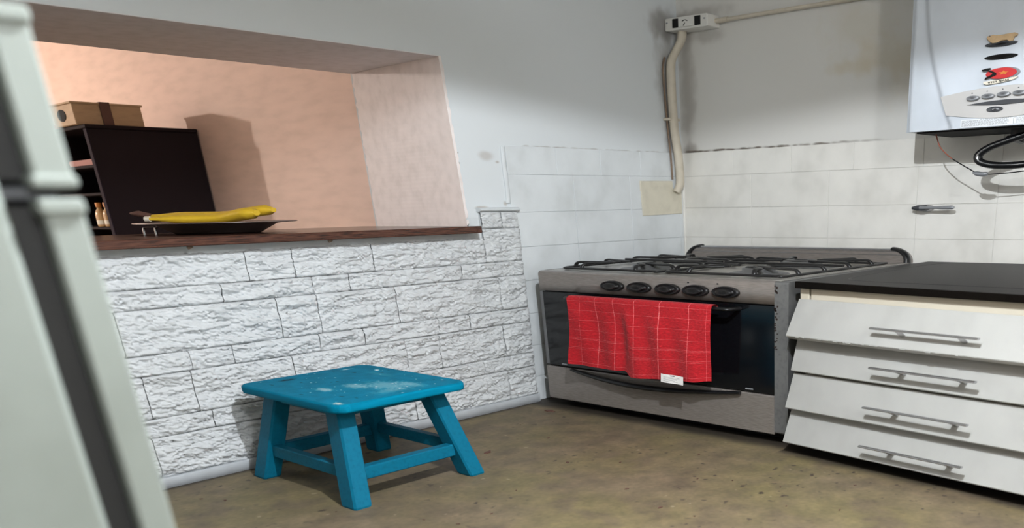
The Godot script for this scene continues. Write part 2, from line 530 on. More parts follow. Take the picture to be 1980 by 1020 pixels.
	M.banana_tip = mat(rgb8(96, 66, 56), 0.7)
	M.pale = mat(rgb8(232, 224, 206), 0.6)
	M.amber = mat(rgb8(196, 156, 104), 0.3)
	M.pink_cloth = mat(rgb8(170, 120, 112), 0.8)
	M.orange = mat(rgb8(214, 130, 80), 0.5)
	M.shade = mat(rgb8(200, 200, 200), 0.6, 0.2)

# ==================================================================== lamps
func pendant_lamp(called: String, at: Vector3, c: Color, energy: float, rim_r: float, drop: float, label: String) -> void:
	var t := thing(called, label, "lamp", at)
	var bulb_mat := mat(Color(0.9, 0.9, 0.9), 0.5)
	bulb_mat.emission_enabled = true
	bulb_mat.emission = c
	bulb_mat.emission_energy_multiplier = 3.0
	var shade_mat := mat(rgb8(235, 235, 232), 0.6)
	shade_mat.backlight_enabled = true
	shade_mat.backlight = Color(1.0, 0.99, 0.97)
	var st := mb()
	var prof := []
	var r := 0.016 if drop > 0.0 else 0.07
	for k in 13:
		var a := PI * k / 12.0
		prof.append([sin(a) * r, cos(a) * r])
	lathe(st, prof, at, 1, 1, 20)
	var bulb := part("bulb", st, bulb_mat, t)
	st = mb()
	lathe(st, [[0.0, r + 0.06], [0.06, r + 0.054], [rim_r * 0.6, lerpf(r + 0.044, -drop, 0.45)], [rim_r, 0.006 - drop], [rim_r, -drop], [rim_r * 0.6, lerpf(r + 0.036, -drop, 0.45)], [0.06, r + 0.044], [0.0, r + 0.044]], at, 1, 1, 40)
	part("shade", st, shade_mat, t)
	st = mb()
	tube(st, [at + Vector3(0, r - 0.001, 0), at + Vector3(0, r + 0.054, 0)], Vector3.ONE * 0.014, 12)
	part("socket", st, shade_mat, t)
	st = mb()
	tube(st, [at + Vector3(0, r + 0.045, 0), Vector3(at.x, 2.752, at.z)], Vector3.ONE * 0.005, 8)
	part("cord", st, shade_mat, t)
	var l := OmniLight3D.new()
	l.name = "bulb_light"
	l.light_color = c
	l.light_energy = energy
	l.light_size = r
	l.omni_range = 14.0
	l.omni_attenuation = 2.0
	l.shadow_enabled = true
	t.add_child(l)

func added_fill_globe(at: Vector3, c: Color, energy: float) -> void:  # added lamp out of view, fill light for the dim upper walls
	var t := thing("added_fill_globe", "added opal glass globe lamp, out of view, giving fill light from the right side of the kitchen", "lamp", at)
	var glow := mat(Color(0.95, 0.95, 0.93), 0.3)
	glow.emission_enabled = true
	glow.emission = c
	glow.emission_energy_multiplier = 2.0
	var st := mb()
	var prof := []
	for k in 25: prof.append([sin(PI * k / 24.0) * 0.16, cos(PI * k / 24.0) * 0.16])
	lathe(st, prof, at, 1, 1, 36)
	part("globe", st, glow, t)
	st = mb()
	lathe(st, [[0.0, 0.452], [0.09, 0.452], [0.09, 0.42], [0.03, 0.40], [0.03, 0.2], [0.075, 0.14], [0.0, 0.14]], at, 1, 1, 28)
	part("ceiling_mount", st, mat(rgb8(220, 220, 215), 0.5), t)
	var l := OmniLight3D.new()
	l.name = "added_fill_light"
	l.light_color = c
	l.light_energy = energy
	l.light_size = 0.16
	l.omni_range = 16.0
	l.omni_attenuation = 2.0
	l.shadow_enabled = true
	t.add_child(l)

# ==================================================================== room
func room() -> void:
	var st := mb()
	var c := Vector3(0, -0.05, 3)
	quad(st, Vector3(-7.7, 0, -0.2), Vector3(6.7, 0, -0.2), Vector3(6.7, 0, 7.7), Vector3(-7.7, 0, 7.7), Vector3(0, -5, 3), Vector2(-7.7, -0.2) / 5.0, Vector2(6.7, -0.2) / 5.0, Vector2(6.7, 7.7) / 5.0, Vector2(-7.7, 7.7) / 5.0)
	quad(st, Vector3(-7.7, -0.1, -0.2), Vector3(6.7, -0.1, -0.2), Vector3(6.7, -0.1, 7.7), Vector3(-7.7, -0.1, 7.7), Vector3(0, 5, 3))
	for e in [[Vector3(-7.7, 0, -0.2), Vector3(6.7, 0, -0.2)], [Vector3(6.7, 0, -0.2), Vector3(6.7, 0, 7.7)], [Vector3(6.7, 0, 7.7), Vector3(-7.7, 0, 7.7)], [Vector3(-7.7, 0, 7.7), Vector3(-7.7, 0, -0.2)]]:
		quad(st, e[0], e[1], e[1] - Vector3(0, 0.1, 0), e[0] - Vector3(0, 0.1, 0), c)
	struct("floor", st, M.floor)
	st = mb()
	bx(st, Vector3(-7.7, 2.75, -0.2), Vector3(6.7, 2.85, 7.7), 0)
	struct("ceiling", st, M.ceiling)
	# side wall with the bar opening: pier, sill wall, lintel, far pier
	st = mb()
	bx(st, Vector3(-0.86, 0, 1.9), Vector3(0, 0.97, 6.0), 0)
	bx(st, Vector3(-0.86, 1.806, 1.9), Vector3(-0.002, 2.75, 6.0), 0)
	bx(st, Vector3(-0.86, 0, 6.0), Vector3(0, 2.75, 7.5), 0)
	hexa(st, [Vector3(-0.86, 0, -0.2), Vector3(-0.001, 0, -0.2), Vector3(-0.001, 0, 1.751), Vector3(-0.86, 0, 1.82)], [Vector3(-0.86, 1.806, -0.2), Vector3(-0.001, 1.806, -0.2), Vector3(-0.001, 1.806, 1.842), Vector3(-0.86, 1.806, 1.82)])
	bx(st, Vector3(-0.86, 1.806, -0.2), Vector3(-0.001, 2.75, 1.9), 0)
	bx(st, Vector3(-0.86, 0, 1.79), Vector3(-0.001, 0.97, 1.9), 0)
	var wl := struct("wall_left", st, M.side_white)
	wl.set_meta("label", "white painted wall with the bar opening")
	# painted face of the pier
	st = mb()
	var H := Vector3(-1, 2, 1)
	quad(st, Vector3(0, 1.05, 0), Vector3(0, 1.05, 1.803), Vector3(0, 1.806, 1.843), Vector3(0, 1.806, 0), H, Vector2(0, 1.7 / 1.67), Vector2(1.803 / 3.9, 1.7 / 1.67), Vector2(1.843 / 3.9, 0.944 / 1.67), Vector2(0, 0.944 / 1.67))
	quad(st, Vector3(0, 1.806, 0), Vector3(0, 1.806, 1.843), Vector3(0, 2.75, 1.843), Vector3(0, 2.75, 0), H, Vector2(0, 0.944 / 1.67), Vector2(1.843 / 3.9, 0.944 / 1.67), Vector2(1.843 / 3.9, 0), Vector2(0, 0))
	quad(st, Vector3(0, 1.806, 1.843), Vector3(0, 1.806, 3.9), Vector3(0, 2.75, 3.9), Vector3(0, 2.75, 1.843), H, Vector2(1.843 / 3.9, 0.944 / 1.67), Vector2(1, 0.944 / 1.67), Vector2(1, 0), Vector2(1.843 / 3.9, 0))
	part("paint", st, M.side_paint, wl)
	st = mb()
	# pink coat of the reveal, its front edge ragged
	var n := noise(61, 3.0, 3)
	var hint := Vector3(-0.4, 1.4, 0)
	for k in 40:
		var y0 := 1.0 + 0.806 * k / 40.0
		var y1 := 1.0 + 0.806 * (k + 1) / 40.0
		var f0 := 1.7545 + 0.0504 * y0
		var f1 := 1.7545 + 0.0504 * y1
		var j0 := -0.86 + 0.02 * n.get_noise_1d(y0 * 9.0) + 0.018
		var j1 := -0.86 + 0.02 * n.get_noise_1d(y1 * 9.0) + 0.018
		var e0 := 0.004 + 0.008 * n.get_noise_1d(y0 * 7.0 + 40.0)
		var e1 := 0.004 + 0.008 * n.get_noise_1d(y1 * 7.0 + 40.0)
		if k == 0: e0 = -0.03
		if k == 2: e0 -= 0.02
		quad(st, Vector3(j0, y0, 1.8235), Vector3(0, y0, f0), Vector3(0, y1, f1), Vector3(j1, y1, 1.8235), hint)
		quad(st, Vector3(0.002, y0, f0), Vector3(0.002, y0, f0 - 0.012 - e0), Vector3(0.002, y1, f1 - 0.012 - e1), Vector3(0.002, y1, f1), Vector3(-1, 1.4, 1.8))
		quad(st, Vector3(0, y0, f0), Vector3(0.002, y0, f0), Vector3(0.002, y1, f1), Vector3(0, y1, f1), hint)
	part("pink_paint", st, M.pink, wl).set_meta("label", "pale pink painted reveal of the opening")
	st = mb()
	bx(st, Vector3(-0.86, 1.803, 1.83), Vector3(-0.0015, 1.806, 6.0), 0)
	part("soffit", st, M.soffit, wl)
	st = mb()
	bx(st, Vector3(-0.2, 0, -0.2), Vector3(6.7, 2.75, 0), 0)
	var wb := struct("wall_back", st, M.back_white)
	st = mb()
	quad(st, Vector3(0, 1.41, 0.002), Vector3(3.2, 1.41, 0.002), Vector3(3.2, 2.75, 0.002), Vector3(0, 2.75, 0.002), Vector3(1, 2, -1), Vector2(0, 1), Vector2(1, 1), Vector2(1, 0), Vector2(0, 0))
	part("paint", st, M.back_paint, wb)
	st = mb()
	bx(st, Vector3(6.5, 0, 0), Vector3(6.7, 2.75, 7.5), 0)
	struct("wall_right", st, M.unseen)
	st = mb()
	bx(st, Vector3(-7.7, 0, 7.5), Vector3(6.7, 2.75, 7.7), 0)
	struct("wall_front", st, M.unseen)
	st = mb()
	bx(st, Vector3(-7.5, 0, 1.62), Vector3(-0.86, 2.75, 1.82), 0)
	struct("wall_far", st, M.peach)
	st = mb()
	bx(st, Vector3(-7.7, 0, 1.62), Vector3(-7.5, 2.75, 7.5), 0)
	struct("wall_end", st, M.peach)
	# baseboard under the brick cladding, a little uneven
	st = mb()
	var P := []
	for k in 25:
		var z := 1.47 + 2.4 * k / 24.0
		var w := 0.004 * n.get_noise_1d(z * 2.0)
		P.append(PackedVector3Array([Vector3(0.0, 0.046 + w, z), Vector3(0.034 + w, 0.047 + w, z), Vector3(0.040 + w, 0.042 + w, z), Vector3(0.040 + w, 0.0, z), Vector3(0.0, 0.0, z)]))
	sheet(st, P, true)
	bx(st, Vector3(0.0, 0.0, 1.462), Vector3(0.038, 0.044, 1.472), 0.001)
	struct("baseboard_left", st, M.base)
	st = mb()
	tube(st, [Vector3(0.012, 1.087, 1.462), Vector3(0.012, 1.089, 1.735)], Vector3(0.03, 0.011, 0.02), 10)
	struct("trim_1", st, M.side_white)
	st = mb()
	tube(st, curve([Vector3(0.004, 1.12, 1.512), Vector3(0.004, 1.2, 1.509), Vector3(0.004, 1.3, 1.513), Vector3(0.004, 1.405, 1.511)], 4), Vector3(0.01, 0.01, 0.016), 8)
	struct("trim_2", st, M.side_white)

func tiles() -> void:
	var rn := RandomNumberGenerator.new()
	rn.seed = 9
	var rows := [1.413, 1.267, 1.07, 0.885, 0.70, 0.515, 0.33, 0.145, 0.0]
	var wl: Node3D = get_node("wall_left")
	var wb: Node3D = get_node("wall_back")
	for k in rows.size() - 1:
		var js := [1.495, 1.01, 0.527, 0.045, 0.0]
		if k == 0: js = [1.495, 1.13, 0.774, 0.419, 0.06, 0.0]
		for i in js.size() - 1:
			var st := mb()
			var o := rn.randf_range(0.0038, 0.0050)
			bx(st, Vector3(-0.004, rows[k + 1] + 0.0009, js[i + 1] + 0.0014), Vector3(o, rows[k] - 0.0009, js[i] - 0.0014), 0.0012)
			part("tile", st, M.tile_side, wl)
		js = [0.008, 0.583, 1.17, 1.763, 2.242, 2.83, 3.42, 4.0]
		if k == 0: js = [0.008, 0.438, 0.892, 1.339, 1.79, 2.25, 2.7, 3.16, 3.62, 4.0]
		for i in js.size() - 1:
			var st := mb()
			var o := rn.randf_range(0.0038, 0.0050)
			bx(st, Vector3(js[i] + 0.0018, rows[k + 1] + 0.0009, -0.004), Vector3(js[i + 1] - 0.0018, rows[k] - 0.0009, o), 0.0012)
			part("tile", st, M.tile_back, wb)
	var st := mb()
	tube(st, [Vector3(0.009, 0.6, 0.009), Vector3(0.009, 1.41, 0.009)], Vector3(0.009, 0.009, 0.009), 8)
	part("grout", st, M.tile_back, wb)

func bricks() -> void:
	var wl: Node3D = get_node("wall_left")
	var n0 := noise(71, 1.0, 3); var n1 := noise(72, 1.0, 2); var n2 := noise(73, 1.0, 3); var nw := noise(74, 1.0, 2)
	# rows: lower edge, upper edge, joints along z
	var L := 3.86
	var rows := [
		[0.991, 1.077, [1.472, 1.586, 1.725]],
		[0.816, 0.991, [1.470, 1.725, 2.40, 2.80, 3.01, L]],
		[0.737, 0.816, [1.470, 1.895, 2.545, 2.73, 3.14, L]],
		[0.556, 0.737, [1.466, 1.655, 2.311, 2.726, 2.917, 3.567, L]],
		[0.474, 0.556, [1.462, 1.886, 2.083, 2.519, 2.75, 3.153, 3.333, L]],
		[0.295, 0.474, [1.464, 1.666, 2.098, 2.303, 2.90, 3.347, 3.534, L]],
		[0.216, 0.295, [1.462, 1.827, 2.30, 2.66, 3.30, L]],
		[0.046, 0.216, [1.462, 1.669, 2.30, 2.50, 3.10, 3.559, L]],
	]
	for r in rows:
		var js: Array = r[2]
		for i in js.size() - 1:
			var z0: float = js[i] + 0.0015
			var z1: float = js[i + 1] - 0.0015
			var y0: float = r[0] + 0.0008
			var y1: float = r[1] - 0.0008
			if r[0] == 0.816 and i > 0: y1 = 0.948
			var nz := int(clampf((z1 - z0) / 0.009, 6, 110))
			var ny := int(clampf((y1 - y0) / 0.0042, 6, 48))
			var tilt := 0.006 * n0.get_noise_2d(z0 * 31.0, y0 * 57.0)
			var P := []
			for a in ny + 1:
				var row := PackedVector3Array()
				for b in nz + 1:
					var z := lerpf(z0, z1, float(b) / nz)
					var y := lerpf(y0, y1, float(a) / ny)
					if r[0] == 0.816 and i > 0 and a == ny: y += 0.007 * n0.get_noise_2d(z * 40.0, 3.0)
					var ez: float = smoothstep(0.0, 0.016, min(z - z0, z1 - z))
					var ey: float = smoothstep(0.0, 0.006, min(y - y0, y1 - y))
					var wv := nw.get_noise_2d(z * 5.0, y * 12.0)
					var h := 0.020 * n0.get_noise_2d(z * 4.0, y * 13.0)
					var c1: float = 1.0 - abs(n1.get_noise_2d(z * 6.5 + wv * 0.8, y * 34.0 + wv * 4.0 + z * 3.0))
					var c2: float = 1.0 - abs(n1.get_noise_2d(z * 13.0 + 50.0, y * 70.0 - wv * 5.0))
					h -= 0.013 * pow(c1, 8.0) + 0.007 * pow(c2, 8.0)
					h += 0.006 * n2.get_noise_2d(z * 10.0 + wv, y * 44.0)
					h += 0.0012 * n2.get_noise_2d(z * 40.0, y * 110.0 + 9.0)
					var x: float = 0.033 + (h + tilt) * (0.5 + 0.5 * min(ey, ez)) - 0.013 * (1.0 - ey) - 0.007 * (1.0 - ez)
					row.append(Vector3(x, y, z))
				P.append(row)
			var st := mb()
			sheet(st, P, true)
			for q in [[y0, 0], [y1, ny]]:
				quad(st, Vector3(0, q[0], z0), Vector3(0, q[0], z1), P[q[1]][nz], P[q[1]][0], Vector3(0, (y0 + y1) / 2, (z0 + z1) / 2))
			for q in [[z0, 0], [z1, nz]]:
				quad(st, Vector3(0, y0, q[0]), Vector3(0, y1, q[0]), P[ny][q[1]], P[0][q[1]], Vector3(0, (y0 + y1) / 2, (z0 + z1) / 2))
			part("brick", st, M.brick, wl)
	# smooth plaster band between cladding and worktop
	var st := mb()
	bx(st, Vector3(-0.01, 0.94, 1.73), Vector3(0.016, 0.975, 3.86), 0.002)
	part("plaster_band", st, M.side_white, wl)

func bar() -> void:
	var t := thing("bar_top", "dark brown wooden bar top lying on the low brick-clad wall", "countertop", Vector3(-0.4, 0.975, 3.0))
	var st := mb()
	bx(st, Vector3(-0.97, 0.975, 1.83), Vector3(0.121, 1.009, 5.98), 0.003)
	bx(st, Vector3(0.0, 0.975, 1.80), Vector3(0.121, 1.009, 1.832), 0.003)
	part("plank", st, M.wood, t)
	for z in [2.64, 3.25]:
		st = mb()
		tube(st, [Vector3(0.085, 0.976, z), Vector3(0.085, 0.966, z - 0.005)], Vector3(0.008, 0.01, 0.012), 8)
		part("screw", st, M.brown_cable, t)
	# plate with bananas
	var at := Vector3(-0.5, 1.010, 2.87)
	var p := thing("dinner_plate", "wide rimmed pewter plate holding bananas on the bar top", "plate", at)
	st = mb()
	lathe(st, [[0.0, 0.004], [0.48, 0.003], [0.52, 0.0], [0.55, 0.006], [0.74, 0.040], [0.80, 0.043], [0.98, 0.046], [1.0, 0.049], [0.98, 0.051], [0.80, 0.048], [0.72, 0.044], [0.55, 0.014], [0.0, 0.012]], at, 0.425, 0.335, 56)
	part("dish", st, M.pewter, p)
	var dir := Vector3(0.79, 0, -0.61)
	var spec := [[0.0, 0.30, 0.0, 1.0, "yellow banana lying nearest on the pewter plate, its cut white end to the left"], [0.10, 0.34, 0.012, 0.9, "yellow banana with the dark brown stem lying behind the nearer banana"]]
	for s in spec:
		var c: Vector3 = at + Vector3(-0.05, 0.068 + s[2], 0.03) + Vector3(-0.61, 0, -0.79) * s[0]
		var bt := thing("banana", s[4], "banana", c, "")
		var pts := []
		var tp := []
		for k in 17:
			var u := k / 16.0
			pts.append(c + dir * lerpf(-s[1] * (0.88 if s[0] == 0.0 else 0.95), s[1] * 0.86, u) + Vector3(-0.61, 0, -0.79) * 0.06 * sin(u * PI) + Vector3(0, 0.018 * smoothstep(0.55, 0.95, u) - 0.004 * sin(u * PI), 0))
			tp.append(s[3] * (0.35 + 0.65 * smoothstep(0.0, 0.25, u)) * (0.45 + 0.55 * smoothstep(1.0, 0.93, u)) * (1.0 + 0.25 * smoothstep(0.5, 0.85, u)))
		st = mb()
		tube(st, pts, Vector3(0.05, 0.022, 0.04), 7, tp)
		part("peel", st, M.banana, bt)
		st = mb()
		if s[0] == 0.0:
			tube(st, [pts[0] + dir * 0.004, pts[0] - dir * 0.02], Vector3(0.018, 0.012, 0.016), 8)
			part("cut_end", st, M.pale, bt)
		else:
			tube(st, [pts[0] + dir * 0.01, pts[0] - dir * 0.05 + Vector3(0, 0.012, 0), pts[0] - dir * 0.09 + Vector3(0, 0.014, 0)], Vector3(0.03, 0.014, 0.022), 8, [0.8, 1.0, 0.4])
			part("stem", st, M.banana_tip, bt)
	# small bent wire hooks under the rim
	st = mb()
	for o in [0.0, 0.055]:
		var q: Vector3 = at + dir * (-0.30 + o) + Vector3(0.05, 0, 0.07)
		tube(st, curve([q, q + Vector3(0, 0.026, 0), q + Vector3(0.012, 0.033, -0.01), q + Vector3(0.05, 0.033, -0.03)], 4), Vector3(0.006, 0.004, 0.006), 6)
	tag(part("wire_hook", st, M.chrome), "small pale wire hooks standing under the left rim of the plate", "hook")

func cooker() -> void:
	var t := thing("gas_cooker", "stainless steel gas cooker with a black oven door in the kitchen corner", "cooker", Vector3(0.94, 0, 0.75))
	var st := mb()
	bx(st, Vector3(0.10, 0.03, 0.06), Vector3(1.775, 0.735, 1.37), 0.004)
	part("body", st, M.steel_dark, t)
	# side panels whose front edges show as posts
	for s in [[1.765, 1.845, 1.43], [0.062, 0.092, 1.36]]:
		st = mb()
		prism(st, rounded(Vector2(-s[2], 0.03), Vector2(-0.06, 0.757), Vector2(0.02, 0.012)), s[0], s[1], Transform3D(Basis(Vector3(0, 0, -1), Vector3(0, 1, 0), Vector3(1, 0, 0)), Vector3.ZERO))
		part("side_panel", st, M.side_panel if s[0] > 1.0 else M.enamel, t)
	# chips of rust down the edge of the right panel
	var rn := RandomNumberGenerator.new()
	rn.seed = 4
	st = mb()
	for k in 34:
		var y := 0.745 - 0.3 * pow(rn.randf(), 1.3)
		var x := 1.768 + 0.016 * pow(rn.randf(), 2.0)
		prism(st, ring(6, rn.randf_range(0.002, 0.007), rn.randf_range(0.002, 0.006), Vector2(x, y)), 1.428, 1.4312)
	part("rust", st, M.rust, t).set_meta("kind", "stuff")
	# control panel, rounded at the top
	var prof := [[1.36, 0.651], [1.422, 0.651], [1.424, 0.70], [1.424, 0.742], [1.418, 0.752], [1.405, 0.757], [1.36, 0.758]]
	st = mb()
	var P := []
	for x in [0.085, 0.09, 0.5, 0.9, 1.3, 1.76, 1.765]:
		var row := PackedVector3Array()
		for q in prof: row.append(Vector3(x, q[1], q[0] - (0.004 if x < 0.088 or x > 1.762 else 0.0)))
		P.append(row)
	sheet(st, P, false)
	for e in [0, 6]:
		for k in range(1, prof.size() - 1): tri(st, P[e][0], P[e][k], P[e][k + 1], Vector3(0.9, 0.7, 1.38))
	part("control_panel", st, M.steel, t)
	for x in [0.694, 0.893, 1.092, 1.281, 1.473]:
		st = mb()
		var at := Vector3(x, 0.696, 1.424)
		var ax := Basis(Vector3(1, 0, 0), Vector3(0, 0, 1), Vector3(0, -1, 0))
		lathe(st, [[0.0, 0.0], [1.0, 0.0], [1.0, 0.010], [0.95, 0.018], [0.86, 0.020], [0.70, 0.014], [0.62, 0.016], [0.57, 0.030], [0.50, 0.036], [0.0, 0.034]], at, 0.085, 0.0275, 32, ax)
		part("knob", st, M.enamel, t)
	for x in [1.23, 1.42]:
		st = mb()
		prism(st, ring(8, 0.007, 0.0035, Vector2(x, 0.733)), 1.42, 1.4255)
		part("indicator_mark", st, M.black, t)
	# oven door
	st = mb()
	bx(st, Vector3(0.10, 0.222, 1.36), Vector3(1.758, 0.646, 1.415), 0.004)
	var door := part("oven_door", st, M.glass_black, t)
	st = mb()
	tube(st, curve([Vector3(0.36, 0.622, 1.415), Vector3(0.36, 0.625, 1.46), Vector3(0.385, 0.626, 1.49), Vector3(0.44, 0.627, 1.5)], 4) + curve([Vector3(0.5, 0.627, 1.502), Vector3(1.0, 0.6275, 1.505), Vector3(1.48, 0.6255, 1.5), Vector3(1.535, 0.624, 1.48), Vector3(1.55, 0.622, 1.415)], 5), Vector3(0.014, 0.009, 0.016), 10)
	part("door_handle", st, M.black, door)
	for x in [0.235, 1.60]:
		st = mb()
		prism(st, rounded(Vector2(x - 0.025, 0.232), Vector2(x + 0.025, 0.239), Vector2(0.006, 0.003)), 1.414, 1.4165)
		part("hinge_mark", st, M.grey_plastic, door)
	st = mb()
	bx(st, Vector3(0.072, 0.225, 1.34), Vector3(0.105, 0.645, 1.412), 0.003)
	part("door_edge", st, M.steel_dark, door)
	# bottom drawer
	st = mb()
	bx(st, Vector3(0.078, 0.022, 1.36), Vector3(1.757, 0.216, 1.422), 0.004)
	var dr := part("drawer", st, M.steel, t)
	st = mb()
	var hp := []
	var tp := []
	for k in 21:
		var u := k / 20.0
		hp.append(Vector3(lerpf(0.315, 1.555, u), 0.213 - 0.036 * sin(PI * pow(u, 0.9)), 1.435 + 0.03 * sin(PI * u)))
		tp.append(0.55 + 0.45 * sin(PI * u))
	tube(st, hp, Vector3(0.03, 0.0135, 0.026), 10, tp)
	part("drawer_handle", st, M.black, dr)
	st = mb()
	bx(st, Vector3(0.12, -0.0255, 0.12), Vector3(1.74, 0.035, 1.30), 0.003)
	part("plinth", st, M.matte_black, t)
	# hob
	st = mb()
	bx(st, Vector3(0.09, 0.735, 0.08), Vector3(1.785, 0.757, 1.385), 0.003)
	part("hob", st, M.steel_top, t)
	st = mb()
	bx(st, Vector3(1.762, 0.757, 0.12), Vector3(1.80, 0.762, 1.425), 0.002)
	part("rim_strip", st, M.steel_top, t)
	for b in [[0.64, 1.06, 1.0], [1.42, 1.08, 0.85], [0.60, 0.58, 0.9], [1.34, 0.56, 1.15]]:
		var at := Vector3(b[0], 0.757, b[1])
		st = mb()
		lathe(st, [[0.0, 0.007], [0.19, 0.006], [0.2, 0.002], [0.205, 0.0]], at, b[2], b[2] * 0.78, 32)
		var ring_part := part("burner", st, M.steel_dark, t)
		st = mb()
		lathe(st, [[0.0, 0.031], [0.095, 0.031], [0.11, 0.028], [0.112, 0.016], [0.13, 0.012], [0.135, 0.0]], at, b[2], b[2] * 0.78, 32)
		part("flame_ring", st, M.burner, ring_part)
		st = mb()
		lathe(st, [[0.0, 0.039], [0.075, 0.038], [0.088, 0.034], [0.088, 0.030], [0.0, 0.030]], at, b[2], b[2] * 0.78, 32)
		part("burner_cap", st, M.enamel, ring_part)
	# two cast grates
	for g in [[0.15, 0.925], [0.945, 1.735]]:
		st = mb()
		var x0: float = g[0]
		var x1: float = g[1]
		var r := Vector3(0.014, 0.0065, 0.012)
		var y := 0.768
		tube(st, curve([Vector3(x0, y, 1.25), Vector3(x0 + 0.03, y, 1.285), Vector3(x0 + 0.1, y, 1.30), Vector3(x1 - 0.1, y, 1.30), Vector3(x1 - 0.03, y, 1.285), Vector3(x1, y, 1.25), Vector3(x1, y, 0.35), Vector3(x1 - 0.03, y, 0.32), Vector3(x1 - 0.1, y, 0.30), Vector3(x0 + 0.1, y, 0.30), Vector3(x0 + 0.03, y, 0.32), Vector3(x0, y, 0.35), Vector3(x0, y, 1.25)], 4), r, 8)
		part("grate", st, M.enamel, t)
		var gr: Node3D = t.get_child(t.get_child_count() - 1)
		var xc := (x0 + x1) / 2
		var yf := 0.792
		for zc in [1.06, 0.57]:
			for s in [-1.0, 1.0]:
				# side fingers
				for dz in [-0.12, 0.12]:
					st = mb()
					var xs := x0 if s < 0 else x1
					tube(st, curve([Vector3(xs, y, zc + dz), Vector3(xs - s * 0.005, y + 0.012, zc + dz), Vector3(xs - s * 0.03, yf, zc + dz * 0.97), Vector3(xs - s * 0.12, yf, zc + dz * 0.8), Vector3(xc + s * 0.09, yf, zc + dz * 0.35)], 4), r, 8)
					part("finger", st, M.enamel, gr)
				st = mb()
				var zs := 1.30 if zc > 0.8 else 0.30
				var sg := 1.0 if zc > 0.8 else -1.0
				var xq: float = xc + s * 0.21
				tube(st, curve([Vector3(xq, y, zs), Vector3(xq, y + 0.012, zs - sg * 0.004), Vector3(xq - s * 0.01, yf, zs - sg * 0.025), Vector3(xq - s * 0.03, yf, zs - sg * 0.10), Vector3(xc + s * 0.10, yf, zc + sg * 0.08)], 4), r, 8)
				part("finger", st, M.enamel, gr)
		st = mb()
		tube(st, [Vector3(x0, yf - 0.008, 0.755), Vector3(x1, yf - 0.008, 0.755)], r, 8)
		part("crossbar", st, M.enamel, gr)
	# splashback with rounded corners edged in black
	var sp := PackedVector2Array([Vector2(0.128, 0.757), Vector2(1.782, 0.757)])
	var lc := []
	var rc := []
	for k in 9:
		var a := PI / 2 * k / 8.0
		sp.append(Vector2(1.675 + 0.107 * cos(a), 0.766 + 0.068 * sin(a)))
		rc.append(Vector3(1.675 + 0.107 * cos(a), 0.766 + 0.068 * sin(a), 0.118 - 0.02 * sin(a)))
	for k in 9:
		var a := PI / 2 + PI / 2 * k / 8.0
		sp.append(Vector2(0.235 + 0.107 * cos(a), 0.766 + 0.068 * sin(a)))
		lc.append(Vector3(0.235 + 0.107 * cos(a), 0.766 + 0.068 * sin(a), 0.118 - 0.02 * sin(a)))
	st = mb()
	prism(st, sp, 0.045, 0.115, Transform3D(), 0.006)
	var sb := part("splashback", st, M.steel, t)
	st = mb()
	for q in [[0.822, 0.117], [0.803, 0.117]]: tube(st, [Vector3(0.16, q[0], q[1]), Vector3(1.75, q[0], q[1])], Vector3(0.003, 0.002, 0.003), 6)
	part("bead", st, M.chrome, sb)
	st = mb()
	bx(st, Vector3(0.22, 0.827, 0.045), Vector3(1.69, 0.835, 0.119), 0.002)
	part("top_strip", st, M.chrome, sb)
	for q in [lc, rc]:
		st = mb()
		var pts: Array = q.duplicate()
		pts[0 if q == rc else 8] = pts[0 if q == rc else 8] - Vector3(0, 0.009, 0)
		tube(st, pts, Vector3(0.020, 0.011, 0.028), 10)
		part("end_cap", st, M.black, sb)
	stand_forward(t)
	towel()

# cooker, cabinet and worktop stand a hand's breadth out from the walls, on low plinths, a little smaller than first measured
func stand_forward(t: Node3D) -> void:
	t.scale = Vector3.ONE * 0.9768
	t.position = t.position * 0.9768 + Vector3(0.0968, 0.0255, 0.1129)

